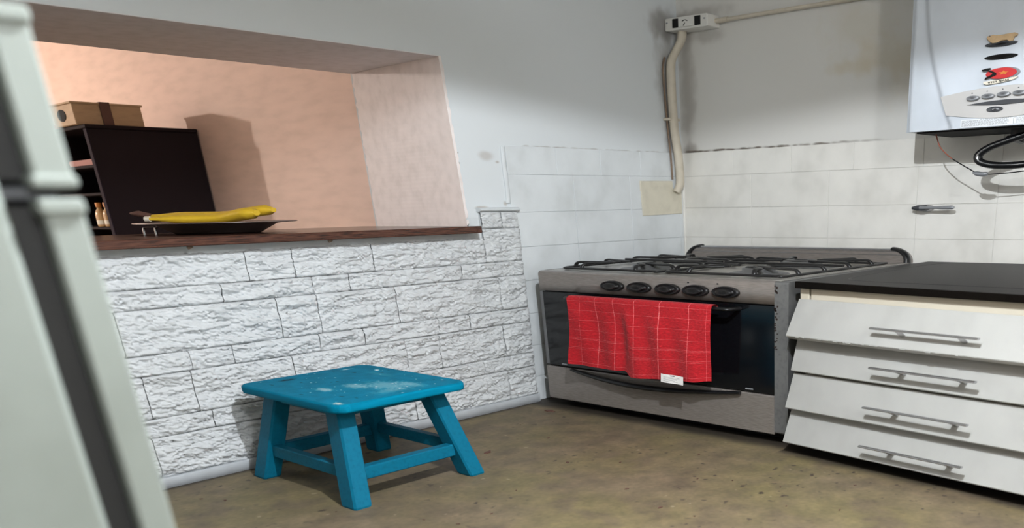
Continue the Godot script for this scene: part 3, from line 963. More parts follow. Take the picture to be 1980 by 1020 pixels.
func towel() -> void:
	var t := thing("dish_towel", "red dish towel with cream check lines hanging over the oven door handle", "towel", Vector3(0.94, 0.63, 1.51))
	var st := mb()
	var P := []
	var NU := 60
	# rows go over the rail: a short back flap, the top, the front drop
	for i in 44:
		var row := PackedVector3Array()
		for j in NU + 1:
			var u := float(j) / NU
			var x := lerpf(0.452, 1.462, u)
			var ln := 0.345 + 0.028 * smoothstep(0.40, 0.47, u) + 0.012 * sin(u * 5.0) - 0.01 * smoothstep(0.9, 1.0, u)
			var y := 0.0
			var z := 0.0
			var v := 0.0
			if i < 8:
				y = 0.628 - 0.13 * (1.0 - i / 8.0)
				z = 1.474
				x = lerpf(0.47, 1.33, u)
			elif i < 14:
				var a := PI * (i - 8) / 5.0
				z = 1.505 - 0.031 * cos(a)
				y = 0.6285 + 0.0145 * sin(a) * 1.2
			else:
				v = (i - 13) / 30.0
				y = 0.628 - ln * v
				z = 1.536 + v * 0.012
				var amp := smoothstep(0.0, 0.35, v)
				z += amp * (0.012 * sin(u * 9.0 + 1.0) + 0.009 * sin(u * 21.0 + v * 1.5) + 0.006 * sin(u * 34.0 - v * 4.0))
				z += 0.035 * smoothstep(0.38, 0.46, u) * smoothstep(0.62, 0.47, u) * amp
				x += (u - 0.5) * -0.03 * v + 0.014 * sin(v * 4.0) * (1.0 - u)
			if u < 0.06 and i >= 8: z += 0.014 * (1.0 - u / 0.06)
			row.append(Vector3(x, y, z))
		P.append(row)
	sheet(st, P, true, false, Vector2(0, -0.3), Vector2(1, 1))
	var Q := []
	for i in P.size():
		var row := PackedVector3Array()
		for j in NU + 1: row.append(P[i][j] + Vector3(0, -0.001, (0.004 if i < 11 else -0.004)))
		Q.append(row)
	sheet(st, Q, false, false, Vector2(0, -0.3), Vector2(1, 1))
	part("cloth", st, M.towel, t)
	st = mb()
	P = []
	for i in 5:
		var row := PackedVector3Array()
		for j in 7:
			row.append(Vector3(1.145 + 0.155 * j / 6.0 + 0.008 * i / 4.0, 0.293 - 0.040 * i / 4.0 - 0.004 * j / 6.0, 1.57 + 0.012 * i / 4.0 + 0.004 * sin(j * 1.2)))
		P.append(row)
	sheet(st, P, true)
	part("care_label", st, M.tag, t).set_meta("label", "white care label sewn to the hem")
	stand_forward(t)

func cabinet() -> void:
	var th := -0.1194
	var u := Vector3(cos(th), 0, -sin(th))
	# stone worktop
	var w := thing("worktop", "black stone worktop over the white drawers, right of the cooker", "countertop", Vector3(2.6, 0.735, 0.7))
	var st := mb()
	var fl := Vector3(1.895, 0, 1.452)
	var fr := fl + u * 1.6
	var poly := PackedVector2Array([Vector2(fl.x, -fl.z), Vector2(fr.x, -fr.z), Vector2(fr.x, -0.012), Vector2(1.862, -0.012)])
	prism(st, poly, 0.734, 0.764, Transform3D(Basis(Vector3(1, 0, 0), Vector3(0, 0, -1), Vector3(0, 1, 0)), Vector3.ZERO), 0.003)
	part("slab", st, M.granite, w)
	st = mb()
	tube(st, curve([Vector3(2.96, 0.7635, 1.355), Vector3(2.55, 0.7635, 1.335), Vector3(2.16, 0.7635, 1.31), Vector3(2.06, 0.7635, 1.24), Vector3(2.02, 0.7635, 1.10), Vector3(1.99, 0.7635, 0.7), Vector3(1.98, 0.7635, 0.3), Vector3(2.02, 0.7635, 0.1)], 6), Vector3(0.008, 0.0018, 0.008), 6)
	part("groove", st, M.groove, w)
	var c := thing("drawer_cabinet", "white kitchen cabinet of four loose tilting drawers right of the cooker", "cabinet", Vector3(2.073, 0, 0.0103))
	c.rotation.y = th
	st = mb()
	bx(st, Vector3(0.02, 0.09, 0.2), Vector3(1.6, 0.735, 1.40), 0.003)
	part("carcass", st, M.cream, c, true)
	st = mb()
	bx(st, Vector3(0.03, -0.0255, 0.25), Vector3(1.6, 0.095, 1.32), 0.003)
	part("plinth", st, M.matte_black, c, true)
	st = mb()
	bx(st, Vector3(0.0, 0.672, 1.40), Vector3(0.052, 0.735, 1.42), 0.002)
	bx(st, Vector3(0.062, 0.672, 1.40), Vector3(1.6, 0.735, 1.418), 0.002)
	part("rail", st, M.cream, c, true)
	var D := [[0.687, 1.429, 0.184, 31.4, 0.69], [0.512, 1.436, 0.154, 19.1, 0.66], [0.354, 1.463, 0.170, 22.1, 0.67], [0.183, 1.478, 0.163, 23.4, 0.70]]
	var rn := RandomNumberGenerator.new()
	rn.seed = 12
	for d in D:
		var a := deg_to_rad(d[3])
		# front: local x along the cabinet, y up the front, z out of it
		var xf := Transform3D(Basis(Vector3(1, 0, 0), Vector3(0, cos(a), -sin(a)), Vector3(0, sin(a), cos(a))), Vector3(0, d[0], d[1]))
		var ln: float = d[2]
		st = mb()
		bx(st, Vector3(0, -ln, -0.032), Vector3(1.6, 0, 0), 0.0025, xf)
		var fr_part := part("drawer", st, M.laminate, c, true)
		if d[0] > 0.68:
			# frayed lower edge of the top drawer
			st = mb()
			for k in 24:
				var x := rn.randf_range(0.05, 1.0)
				var s := rn.randf_range(0.006, 0.03)
				bx(st, Vector3(x, -ln - rn.randf_range(0.0005, 0.003), -0.02), Vector3(x + s, -ln + 0.002, -0.001), 0.0008, xf)
			part("frayed_edge", st, M.laminate, fr_part, true)
		st = mb()
		var y: float = -ln * d[4]
		var off: float = 0.046 if d[0] > 0.68 else 0.062
		tube(st, [xf * Vector3(0.483, y, off), xf * Vector3(0.99, y, off)], Vector3(0.012, 0.0052, 0.012), 10)
		for x in [0.618, 0.908]:
			tube(st, [xf * Vector3(x, y, -0.002), xf * Vector3(x, y, off)], Vector3(0.015, 0.0055, 0.012), 10)
		part("handle", st, M.chrome, fr_part, true)
	stand_forward(w)
	stand_forward(c)

func heater() -> void:
	var t := thing("water_heater", "white wall hung gas water heater with grey control panel above the worktop", "water heater", Vector3(2.43, 1.41, 0))
	var x0 := 1.92
	var x1 := 2.94
	var y0 := 1.410
	var y1 := 2.36
	var zf := 0.5
	var crease := func(y: float) -> float:
		return 0.075 + 0.165 * pow(clampf((1.99 - y) / 0.57, 0, 1), 1.7)
	var front := func(x: float, y: float) -> Vector3:
		var d: float = min(x - x0, x1 - x)
		var k: float = crease.call(y)
		var z := zf + 0.022 * smoothstep(k - 0.006, k + 0.03, d) - 0.02 * (1.0 - smoothstep(0.0, 0.03, d))
		return Vector3(x, y, z)
	var st := mb()
	var P := []
	for i in 61:
		var row := PackedVector3Array()
		for j in 103:
			row.append(front.call(lerpf(x0, x1, j / 102.0), lerpf(y0, y1, i / 60.0)))
		P.append(row)
	sheet(st, P, false)
	part("front_cover", st, M.heater, t)
	st = mb()
	bx(st, Vector3(x0, y0 + 0.001, 0.012), Vector3(x1, y1, zf - 0.02), 0.004)
	part("case", st, M.heater, t)
	st = mb()
	bx(st, Vector3(x0 + 0.04, y0 - 0.006, 0.03), Vector3(x1 - 0.04, y0 + 0.002, zf - 0.05), 0.002)
	part("base_tray", st, M.matte_black, t)
	var z := zf + 0.022
	# grey control panel with arched top and bottom
	var pp := PackedVector2Array()
	for k in 17:
		var u := k / 16.0
		pp.append(Vector2(lerpf(2.115, 2.745, u), 1.553 + 0.024 * sin(PI * u)))
	for k in 17:
		var u := 1.0 - k / 16.0
		pp.append(Vector2(lerpf(2.150, 2.71, u), 1.470 - 0.026 * sin(PI * u)))
	st = mb()
	prism(st, pp, z - 0.006, z + 0.006, Transform3D(), 0.002)
	var panel := part("control_panel", st, M.fascia, t)
	var ax := Basis(Vector3(1, 0, 0), Vector3(0, 0, 1), Vector3(0, -1, 0))
	var kn := [[2.288, 1.534], [2.362, 1.537], [2.437, 1.540], [2.512, 1.541], [2.588, 1.538]]
	for q in kn:
		st = mb()
		lathe(st, [[0.0, 0.0], [1.0, 0.0], [1.0, 0.016], [0.92, 0.022], [0.0, 0.023]], Vector3(q[0], q[1], z + 0.005), 0.032, 0.0105, 24, ax)
		part("button", st, M.grey_plastic, panel)
		st = mb()
		prism(st, ring(8, 0.004, 0.002, Vector2(q[0] - 0.01, q[1] + 0.022)), z + 0.005, z + 0.0075)
		part("mark", st, M.dark_grey, panel)
	st = mb()
	var lens := PackedVector2Array()
	for k in 13: lens.append(Vector2(lerpf(2.258, 2.625, k / 12.0), 1.508 + 0.010 * sin(PI * k / 12.0)))
	for k in 13: lens.append(Vector2(lerpf(2.625, 2.258, k / 12.0), 1.508 - 0.010 * sin(PI * k / 12.0)))
	prism(st, lens, z + 0.004, z + 0.012, Transform3D(), 0.001)
	part("slot_cover", st, M.dark_grey, panel)
	st = mb()
	lathe(st, [[0.0, 0.0], [1.0, 0.0], [1.0, 0.006], [0.9, 0.008], [0.6, 0.004], [0.0, 0.004]], Vector3(2.397, 1.481, z + 0.005), 0.040, 0.0115, 28, ax)
	var dial := part("gauge", st, M.dark_grey, panel)
	st = mb()
	lathe(st, [[0.0, 0.012], [0.8, 0.011], [1.0, 0.004], [1.0, 0.0]], Vector3(2.403, 1.480, z + 0.008), 0.018, 0.006, 20, ax)
	part("gauge_glass", st, M.grey_plastic, dial)
	# flame sight hole
	st = mb()
	lathe(st, [[0.0, 0.0012], [0.97, 0.0012], [1.0, 0.002], [1.05, 0.0008], [1.05, -0.003]], Vector3(2.402, 1.695, z + 0.002), 0.076, 0.0105, 32, ax)
	part("sight_hole", st, M.matte_black, t)
	# printed label
	st = mb()
	quad(st, Vector3(2.228, 1.413, z + 0.0015), Vector3(2.622, 1.413, z + 0.0015), Vector3(2.622, 1.447, z + 0.0015), Vector3(2.228, 1.447, z + 0.0015), Vector3(2.4, 1.43, 0), Vector2(0, 1), Vector2(1, 1), Vector2(1, 0), Vector2(0, 0))
	part("instruction_label", st, M.print, t)
	# valves under the case
	st = mb()
	tube(st, [Vector3(2.44, 1.408, 0.28), Vector3(2.44, 1.372, 0.28)], Vector3(0.05, 0.02, 0.04), 12)
	tube(st, [Vector3(2.38, 1.366, 0.29), Vector3(2.52, 1.378, 0.29)], Vector3(0.02, 0.014, 0.025), 10)
	tube(st, [Vector3(2.44, 1.375, 0.28), Vector3(2.43, 1.35, 0.29)], Vector3(0.035, 0.02, 0.03), 10)
	part("valve", st, M.black, t)
	# magnets on the front
	var zm := zf + 0.0235
	var s := thing("animal_magnet", "tan animal shaped fridge magnet on a dark base, uppermost on the heater", "magnet", Vector3(2.402, 1.745, zm))
	st = mb()
	var body := PackedVector2Array()
	for q in [[-0.055, 0.012], [-0.072, 0.028], [-0.068, 0.037], [-0.05, 0.0385], [-0.04, 0.0405], [-0.03, 0.037], [0.0, 0.036], [0.03, 0.038], [0.06, 0.039], [0.072, 0.034], [0.071, 0.026], [0.058, 0.021], [0.052, 0.008], [0.04, 0.006], [0.03, 0.013], [0.0, 0.013], [-0.02, 0.006], [-0.042, 0.006]]:
		body.append(Vector2(2.402 + q[0], 1.745 + q[1]))
	prism(st, body, zm, zm + 0.014, Transform3D(), 0.003)
	part("animal", st, M.tan, s)
	st = mb()
	lathe(st, [[0.0, 0.012], [0.8, 0.012], [1.0, 0.006], [1.0, 0.0]], Vector3(2.399, 1.746, zm), 0.077, 0.0105, 24, ax)
	part("base", st, M.dark_grey, s)
	st = mb()
	lathe(st, [[0.0, 0.004], [1.0, 0.0]], Vector3(2.345, 1.7805, zm + 0.013), 0.007, 0.003, 8, ax)
	part("ear", st, M.brown_cable, s)
	var v := thing("emblem_magnet", "round red fridge magnet with a gold star and a banner, below the sight hole", "magnet", Vector3(2.403, 1.6, zm))
	st = mb()
	prism(st, ring(32, 0.076, 0.024, Vector2(2.426, 1.627)), zm, zm + 0.008, Transform3D(), 0.001)
	part("backing", st, M.grey_plastic, v)
	st = mb()
	prism(st, ring(32, 0.074, 0.0225, Vector2(2.414, 1.627)), zm + 0.006, zm + 0.012, Transform3D(), 0.001)
	part("disc", st, M.red, v)
	st = mb()
	var star := PackedVector2Array()
	for k in 10:
		var r := 1.0 if k % 2 == 0 else 0.42
		star.append(Vector2(2.426 + 0.027 * r * sin(TAU * k / 10.0), 1.628 + 0.0095 * r * cos(TAU * k / 10.0)))
	prism(st, star, zm + 0.011, zm + 0.0135)
	part("star", st, M.gold, v)
	st = mb()
	var fig := PackedVector2Array()
	for q in [[-0.085, 0.0435], [-0.062, 0.0475], [-0.042, 0.0485], [-0.038, 0.044], [-0.052, 0.039], [-0.03, 0.034], [-0.012, 0.026], [-0.010, 0.018], [-0.022, 0.013], [-0.04, 0.008], [-0.066, 0.001], [-0.062, 0.009], [-0.04, 0.016], [-0.028, 0.022], [-0.03, 0.028], [-0.056, 0.037], [-0.078, 0.038]]:
		fig.append(Vector2(2.403 + q[0], 1.604 + q[1]))
	prism(st, fig, zm + 0.011, zm + 0.016, Transform3D(), 0.001)
	part("figure", st, M.matte_black, v)
	st = mb()
	prism(st, PackedVector2Array([Vector2(2.333, 1.590), Vector2(2.333, 1.5985), Vector2(2.418, 1.601), Vector2(2.496, 1.608), Vector2(2.496, 1.6065), Vector2(2.484, 1.5985), Vector2(2.458, 1.594), Vector2(2.408, 1.588), Vector2(2.348, 1.585)]), zm + 0.008, zm + 0.015, Transform3D(), 0.001)
	part("banner", st, M.pale, v)
	var tm := TextMesh.new()
	tm.text = "VIET NAM"
	var sf := SystemFont.new()
	sf.font_names = PackedStringArray(["Droid Sans"])
	sf.font_weight = 700
	tm.font = sf
	tm.font_size = 32
	tm.pixel_size = 0.00032
	tm.depth = 0.002
	var ti := MeshInstance3D.new()
	ti.name = "lettering"
	ti.mesh = tm
	ti.material_override = M.matte_black
	ti.position = Vector3(2.406, 1.5945, zm + 0.0155) - v.position
	ti.rotation.z = 0.055
	ti.scale = Vector3(2.1, 0.95, 1)
	v.add_child(ti, true)

func wall_fittings() -> void:
	# ribbed hose looping under the heater
	var st := mb()
	var h := thing("heater_hose", "black flexible hose with a shiny stripe looping below the water heater", "hose", Vector3(2.4, 1.3, 0.3))
	var pts := curve([Vector3(2.56, 1.405, 0.33), Vector3(2.50, 1.380, 0.35), Vector3(2.408, 1.354, 0.36), Vector3(2.318, 1.328, 0.36), Vector3(2.267, 1.298, 0.36), Vector3(2.272, 1.268, 0.36), Vector3(2.33, 1.250, 0.36), Vector3(2.42, 1.244, 0.36), Vector3(2.52, 1.249, 0.35), Vector3(2.7, 1.28, 0.33), Vector3(2.76, 1.34, 0.32), Vector3(2.77, 1.408, 0.31)], 8)
	tube(st, pts, Vector3(0.024, 0.016, 0.024), 12)
	part("hose", st, M.black, h)
	st = mb()
	var p2 := []
	for p in pts: p2.append(p + Vector3(0.003, 0.002, 0.0215))
	tube(st, p2, Vector3(0.007, 0.004, 0.005), 8)
	part("stripe", st, M.chrome, h)
	# thin cable with a lump hanging below the heater
	var w := thing("hanging_wire", "thin red and black wire with a small grey lump hanging below the heater", "wire", Vector3(2.2, 1.25, 0.33))
	st = mb()
	tube(st, curve([Vector3(2.015, 1.408, 0.34), Vector3(2.04, 1.349, 0.34), Vector3(2.075, 1.315, 0.34), Vector3(2.116, 1.285, 0.34)], 6), Vector3(0.004, 0.0022, 0.004), 6)
	part("red_lead", st, M.copper, w)
	st = mb()
	tube(st, curve([Vector3(2.116, 1.285, 0.34), Vector3(2.205, 1.239, 0.34), Vector3(2.27, 1.211, 0.34), Vector3(2.35, 1.208, 0.34), Vector3(2.5, 1.217, 0.34), Vector3(2.68, 1.235, 0.395), Vector3(2.84, 1.30, 0.36), Vector3(2.86, 1.404, 0.34)], 6), Vector3(0.004, 0.0024, 0.004), 6)
	part("black_lead", st, M.black, w)
	st = mb()
	tube(st, curve([Vector3(2.235, 1.219, 0.345), Vector3(2.26, 1.212, 0.345), Vector3(2.29, 1.208, 0.345), Vector3(2.315, 1.212, 0.345)], 4), Vector3(0.02, 0.011, 0.02), 10, [0.3, 0.5, 0.7, 0.9, 1, 1, 1, 1, 1, 1, 0.9, 0.8, 0.5])
	part("lump", st, M.grey_plastic, w)
	# gas tap
	var g := thing("gas_tap", "dark metal gas tap with a flat lever on the tiled back wall", "tap", Vector3(1.83, 1.05, 0.008))
	st = mb()
	var ax := Basis(Vector3(1, 0, 0), Vector3(0, 0, 1), Vector3(0, -1, 0))
	lathe(st, [[0.0, 0.05], [0.5, 0.05], [0.55, 0.02], [1.0, 0.012], [1.0, 0.0]], Vector3(1.83, 1.051, 0.006), 0.05, 0.018, 24, ax)
	part("flange", st, M.chrome, g)
	st = mb()
	tube(st, [Vector3(1.83, 1.051, 0.03), Vector3(1.83, 1.051, 0.075)], Vector3(0.03, 0.014, 0.02), 12)
	tube(st, [Vector3(1.765, 1.052, 0.06), Vector3(1.80, 1.052, 0.06), Vector3(1.85, 1.052, 0.06)], Vector3(0.02, 0.015, 0.02), 10, [0.45, 1.0, 1.0])
	part("valve_body", st, M.dark_grey, g)
	st = mb()
	tube(st, curve([Vector3(1.82, 1.053, 0.078), Vector3(1.90, 1.0535, 0.08), Vector3(1.97, 1.053, 0.08), Vector3(2.03, 1.053, 0.08)], 4), Vector3(0.03, 0.0105, 0.012), 12, [0.75, 0.72, 0.7, 0.7, 0.72, 0.76, 0.8, 0.86, 0.92, 0.96, 1.0, 0.95, 0.5])
	part("lever", st, M.grey_plastic, g)
	# cover plate
	var cp := thing("cover_plate", "square cream cover plate on the tiles beside the room corner", "cover plate", Vector3(0.01, 1.03, 0.24))
	st = mb()
	hexa(st, [Vector3(0.005, 1.030, 0.424), Vector3(0.005, 1.036, 0.030), Vector3(0.005, 1.182, 0.030), Vector3(0.005, 1.240, 0.436)], [Vector3(0.013, 1.031, 0.421), Vector3(0.013, 1.038, 0.033), Vector3(0.013, 1.181, 0.033), Vector3(0.013, 1.238, 0.433)])
	hexa(st, [Vector3(0.005, 1.18, 0.12), Vector3(0.005, 1.18, 0.436), Vector3(0.005, 1.240, 0.436), Vector3(0.005, 1.242, 0.12)], [Vector3(0.0132, 1.18, 0.12), Vector3(0.0132, 1.18, 0.433), Vector3(0.0132, 1.238, 0.433), Vector3(0.0132, 1.240, 0.123)])
	part("sheet", st, M.plate, cp)
	# cable pipe running down the corner
	var c := thing("cable_pipe", "cream plastic cable pipe bending down the corner from the socket box", "pipe", Vector3(0.05, 1.2, 0.1))
	st = mb()
	tube(st, curve([Vector3(0.10, 2.125, 0.065), Vector3(0.085, 2.06, 0.06), Vector3(0.05, 2.0, 0.075), Vector3(0.040, 1.955, 0.105), Vector3(0.040, 1.905, 0.122), Vector3(0.040, 1.76, 0.124), Vector3(0.040, 1.55, 0.112), Vector3(0.040, 1.40, 0.085), Vector3(0.040, 1.25, 0.074), Vector3(0.040, 1.20, 0.09), Vector3(0.03, 1.172, 0.11)], 5), Vector3(0.028, 0.016, 0.032), 14)
	part("pipe", st, M.conduit, c)
	st = mb()
	tube(st, curve([Vector3(0.012, 1.96, 0.145), Vector3(0.012, 1.9, 0.165), Vector3(0.012, 1.75, 0.16), Vector3(0.012, 1.55, 0.145), Vector3(0.012, 1.40, 0.128), Vector3(0.012, 1.25, 0.12)], 5), Vector3(0.006, 0.006, 0.007), 8)
	part("cable", st, M.brown_cable, c)
	st = mb()
	bx(st, Vector3(0.0, 1.60, 0.06), Vector3(0.05, 1.615, 0.175), 0.003)
	part("clip", st, M.conduit, c)
	var hc := thing("cable_pipe", "cream plastic cable pipe running along the back wall from the socket box to the heater", "pipe", Vector3(1.1, 2.12, 0.02))
	st = mb()
	tube(st, curve([Vector3(0.36, 2.134, 0.03), Vector3(0.7, 2.133, 0.022), Vector3(1.286, 2.128, 0.022), Vector3(1.915, 2.122, 0.022)], 4), Vector3(0.018, 0.0115, 0.018), 10)
	part("pipe", st, M.conduit, hc)
	st = mb()
	tube(st, [Vector3(0.34, 2.134, 0.034), Vector3(0.44, 2.134, 0.03)], Vector3(0.022, 0.0145, 0.022), 10)
	part("coupling", st, M.conduit, hc)
	# socket box
	var b := thing("socket_box", "white socket box with two empty black slots high in the corner", "socket", Vector3(0.18, 2.13, 0.06))
	st = mb()
	var xf := Transform3D(Basis(Vector3(0, 0, 1), -0.02), Vector3(0.18, 2.135, 0.0))
	prism(st, rounded(Vector2(-0.172, -0.034), Vector2(0.172, 0.034), Vector2(0.012, 0.006)), 0.004, 0.125, xf, 0.003)
	part("box", st, M.white, b)
	for x in [-0.085, 0.095]:
		st = mb()
		prism(st, rounded(Vector2(x - 0.024, -0.022), Vector2(x + 0.024, 0.027), Vector2(0.003, 0.002)), 0.123, 0.127, xf)
		part("empty_slot", st, M.matte_black, b)
	st = mb()
	prism(st, rounded(Vector2(-0.055, -0.023), Vector2(0.062, 0.028), Vector2(0.004, 0.002)), 0.12, 0.134, xf, 0.002)
	var so := part("socket", st, M.white, b)
	for q in [[-0.012, 0.010, 0.6], [0.012, 0.010, -0.6], [-0.006, -0.010, 1.57]]:
		st = mb()
		prism(st, PackedVector2Array([Vector2(-0.010, -0.0025), Vector2(0.010, -0.0025), Vector2(0.010, 0.0025), Vector2(-0.010, 0.0025)]), 0.133, 0.1355, xf * Transform3D(Basis(Vector3(0, 0, 1), q[2] * 0.5), Vector3(q[0], q[1], 0)))
		part("socket_hole", st, M.matte_black, so)
	for q in [[-0.155, 0.01], [0.15, 0.008]]:
		st = mb()
		prism(st, ring(10, 0.008, 0.004, Vector2(q[0], q[1])), 0.124, 0.127, xf)
		part("screw", st, M.grey_plastic, b)

func stool() -> void:
	var c := Vector3(0.59, 0, 2.937)
	var t := thing("stool", "low blue painted wooden stool with white paint spatters by the brick wall", "stool", c)
	# seat, rounded corners
	var st := mb()
	var top := 0.413
	var poly := rounded(Vector2(-0.415, -0.303), Vector2(0.415, 0.303), Vector2(0.075, 0.055), 6)
	var ym := [0.384, 0.381, 0.381, 0.388, 0.405, 0.411, 0.413]
	var ins := [0.02, 0.006, 0.002, 0.0, 0.0, 0.004, 0.012]
	var P := []
	for k in ym.size():
		var row := PackedVector3Array()
		for p in poly:
			var q: Vector2 = p * (1.0 - ins[k] / 0.36)
			row.append(c + Vector3(q.x, ym[k], q.y))
		P.append(row)
	var R := []
	# side wall keeps the blue by sampling one spot of the seat texture
	sheet(st, P, false, true, Vector2(0.02, 0.03), Vector2(0.9, 0.08))
	for k in range(poly.size()):
		var a: Vector3 = P[6][k]
		var b: Vector3 = P[6][(k + 1) % poly.size()]
		var m := c + Vector3(0, top, 0)
		tri(st, m, a, b, m - Vector3(0, 1, 0), Vector2(0.5, 0.5), uvs(a - c), uvs(b - c))
		a = P[0][k]
		b = P[0][(k + 1) % poly.size()]
		tri(st, c + Vector3(0, 0.384, 0), a, b, m + Vector3(0, 1, 0), Vector2(0.04, 0.04), Vector2(0.04, 0.05), Vector2(0.05, 0.04))
	part("seat", st, M.seat, t)
	for sx in [-1.0, 1.0]:
		for sz in [-1.0, 1.0]:
			var f := c + Vector3(sx * 0.372, 0, sz * 0.277)
			var h := c + Vector3(sx * 0.245, 0.385, sz * 0.205)
			var fx := 0.054
			var fz := 0.039
			var ch := 0.010
			var lo := []
			var P2 := []
			for w in [[f, 0.0, 0.93], [f + (h - f) * 0.02, 0.0, 1.0], [h, 0.0, 0.97]]:
				var row := PackedVector3Array()
				for q in [[-1, -1, 1, 0], [-1, -1, 0, 1], [-1, 1, 0, -1], [-1, 1, 1, 0], [1, 1, -1, 0], [1, 1, 0, -1], [1, -1, 0, 1], [1, -1, -1, 0]]:
					row.append(w[0] + Vector3((q[0] * fx + q[2] * ch) * w[2], 0, (q[1] * fz + q[3] * ch * 0.7) * w[2]))
				P2.append(row)
			st = mb()
			var axis := (f + h) / 2.0
			for i in 2:
				for j in 8:
					var n := (j + 1) % 8
					quad(st, P2[i][j], P2[i][n], P2[i + 1][n], P2[i + 1][j], axis)
			for j in range(1, 7): tri(st, P2[0][0], P2[0][j], P2[0][j + 1], h)
			part("leg", st, M.blue, t)
	# stretchers and apron boards
	var at_y := func(y: float, sx: float, sz: float) -> Vector3:
		return c + Vector3(sx * 0.372, 0, sz * 0.277).lerp(Vector3(sx * 0.245, 0.385, sz * 0.205), y / 0.385)
	for e in [[1.0, -1.0, 1.0, 1.0, 0.118], [-1.0, -1.0, -1.0, 1.0, 0.118], [-1.0, 1.0, 1.0, 1.0, 0.128], [-1.0, -1.0, 1.0, -1.0, 0.128]]:
		for lv in [[e[4], 0.026, "stretcher"], [0.362, 0.022, "apron"]]:
			var a: Vector3 = at_y.call(lv[0], e[0], e[1])
			var b: Vector3 = at_y.call(lv[0], e[2], e[3])
			var d := (b - a).normalized()
			var side := Vector3(d.z, 0, -d.x)
			var xf := Transform3D(Basis(d, Vector3.UP, side), Vector3((a.x + b.x) / 2, lv[0], (a.z + b.z) / 2))
			var hl: float = a.distance_to(b) / 2 - (0.035 if abs(d.x) < 0.5 else 0.05)
			st = mb()
			var tk: float = (0.026 if abs(d.x) < 0.5 else 0.019) * (0.8 if lv[2] == "apron" else 1.0)
			bx(st, Vector3(-hl, -lv[1], -tk), Vector3(hl, lv[1], tk), 0.004, xf)
			part(lv[2], st, M.blue, t)

func uvs(p: Vector3) -> Vector2:
	return Vector2(0.5 + p.x / 0.84, 0.5 + p.z / 0.62)

func fridge() -> void:
	var t := thing("fridge", "pale fridge freezer seen from its side at the left end of the bar", "fridge", Vector3(2.1, 0, 5.0))
	var xr := 2.75
	var xl := 1.35
	var zf := 4.419
	var st := mb()
	bx(st, Vector3(xl, 0.03, zf + 0.083), Vector3(xr, 1.325, 5.75), 0.010)
	part("cabinet", st, M.fridge, t)
	st = mb()
	bx(st, Vector3(xl + 0.04, 0.0, zf + 0.12), Vector3(xr - 0.04, 0.04, 5.7), 0.004)
	part("plinth", st, M.matte_black, t)
	# two doors, seen edge on, with gasket and end caps
	for d in [[0.06, 1.121], [1.133, 1.336]]:
		st = mb()
		bx(st, Vector3(xl, d[0], zf + 0.002), Vector3(xr, d[1], zf + 0.046), 0.004)
		var dr := part("door", st, M.fridge, t)
		st = mb()
		bx(st, Vector3(xl + 0.03, d[0] + 0.008, zf + 0.044), Vector3(xr - 0.028, d[1] - 0.008, zf + 0.088), 0.003)
		part("gasket", st, M.gasket, dr)
		for e in [[d[0], d[0] + (0.016 if d[0] > 1.0 else 0.02)], [d[1] - 0.02, d[1]]]:
			st = mb()
			bx(st, Vector3(xl - 0.006, e[0], zf), Vector3(xr + 0.007, e[1], zf + (0.052 if e[1] > 1.1 and e[1] < 1.2 else 0.048)), 0.004)
			part("end_cap", st, M.fridge, dr)
	st = mb()
	bx(st, Vector3(xr - 0.35, 1.119, zf + 0.02), Vector3(xr - 0.02, 1.135, zf + 0.10), 0.002)
	part("hinge", st, M.dark_grey, t)

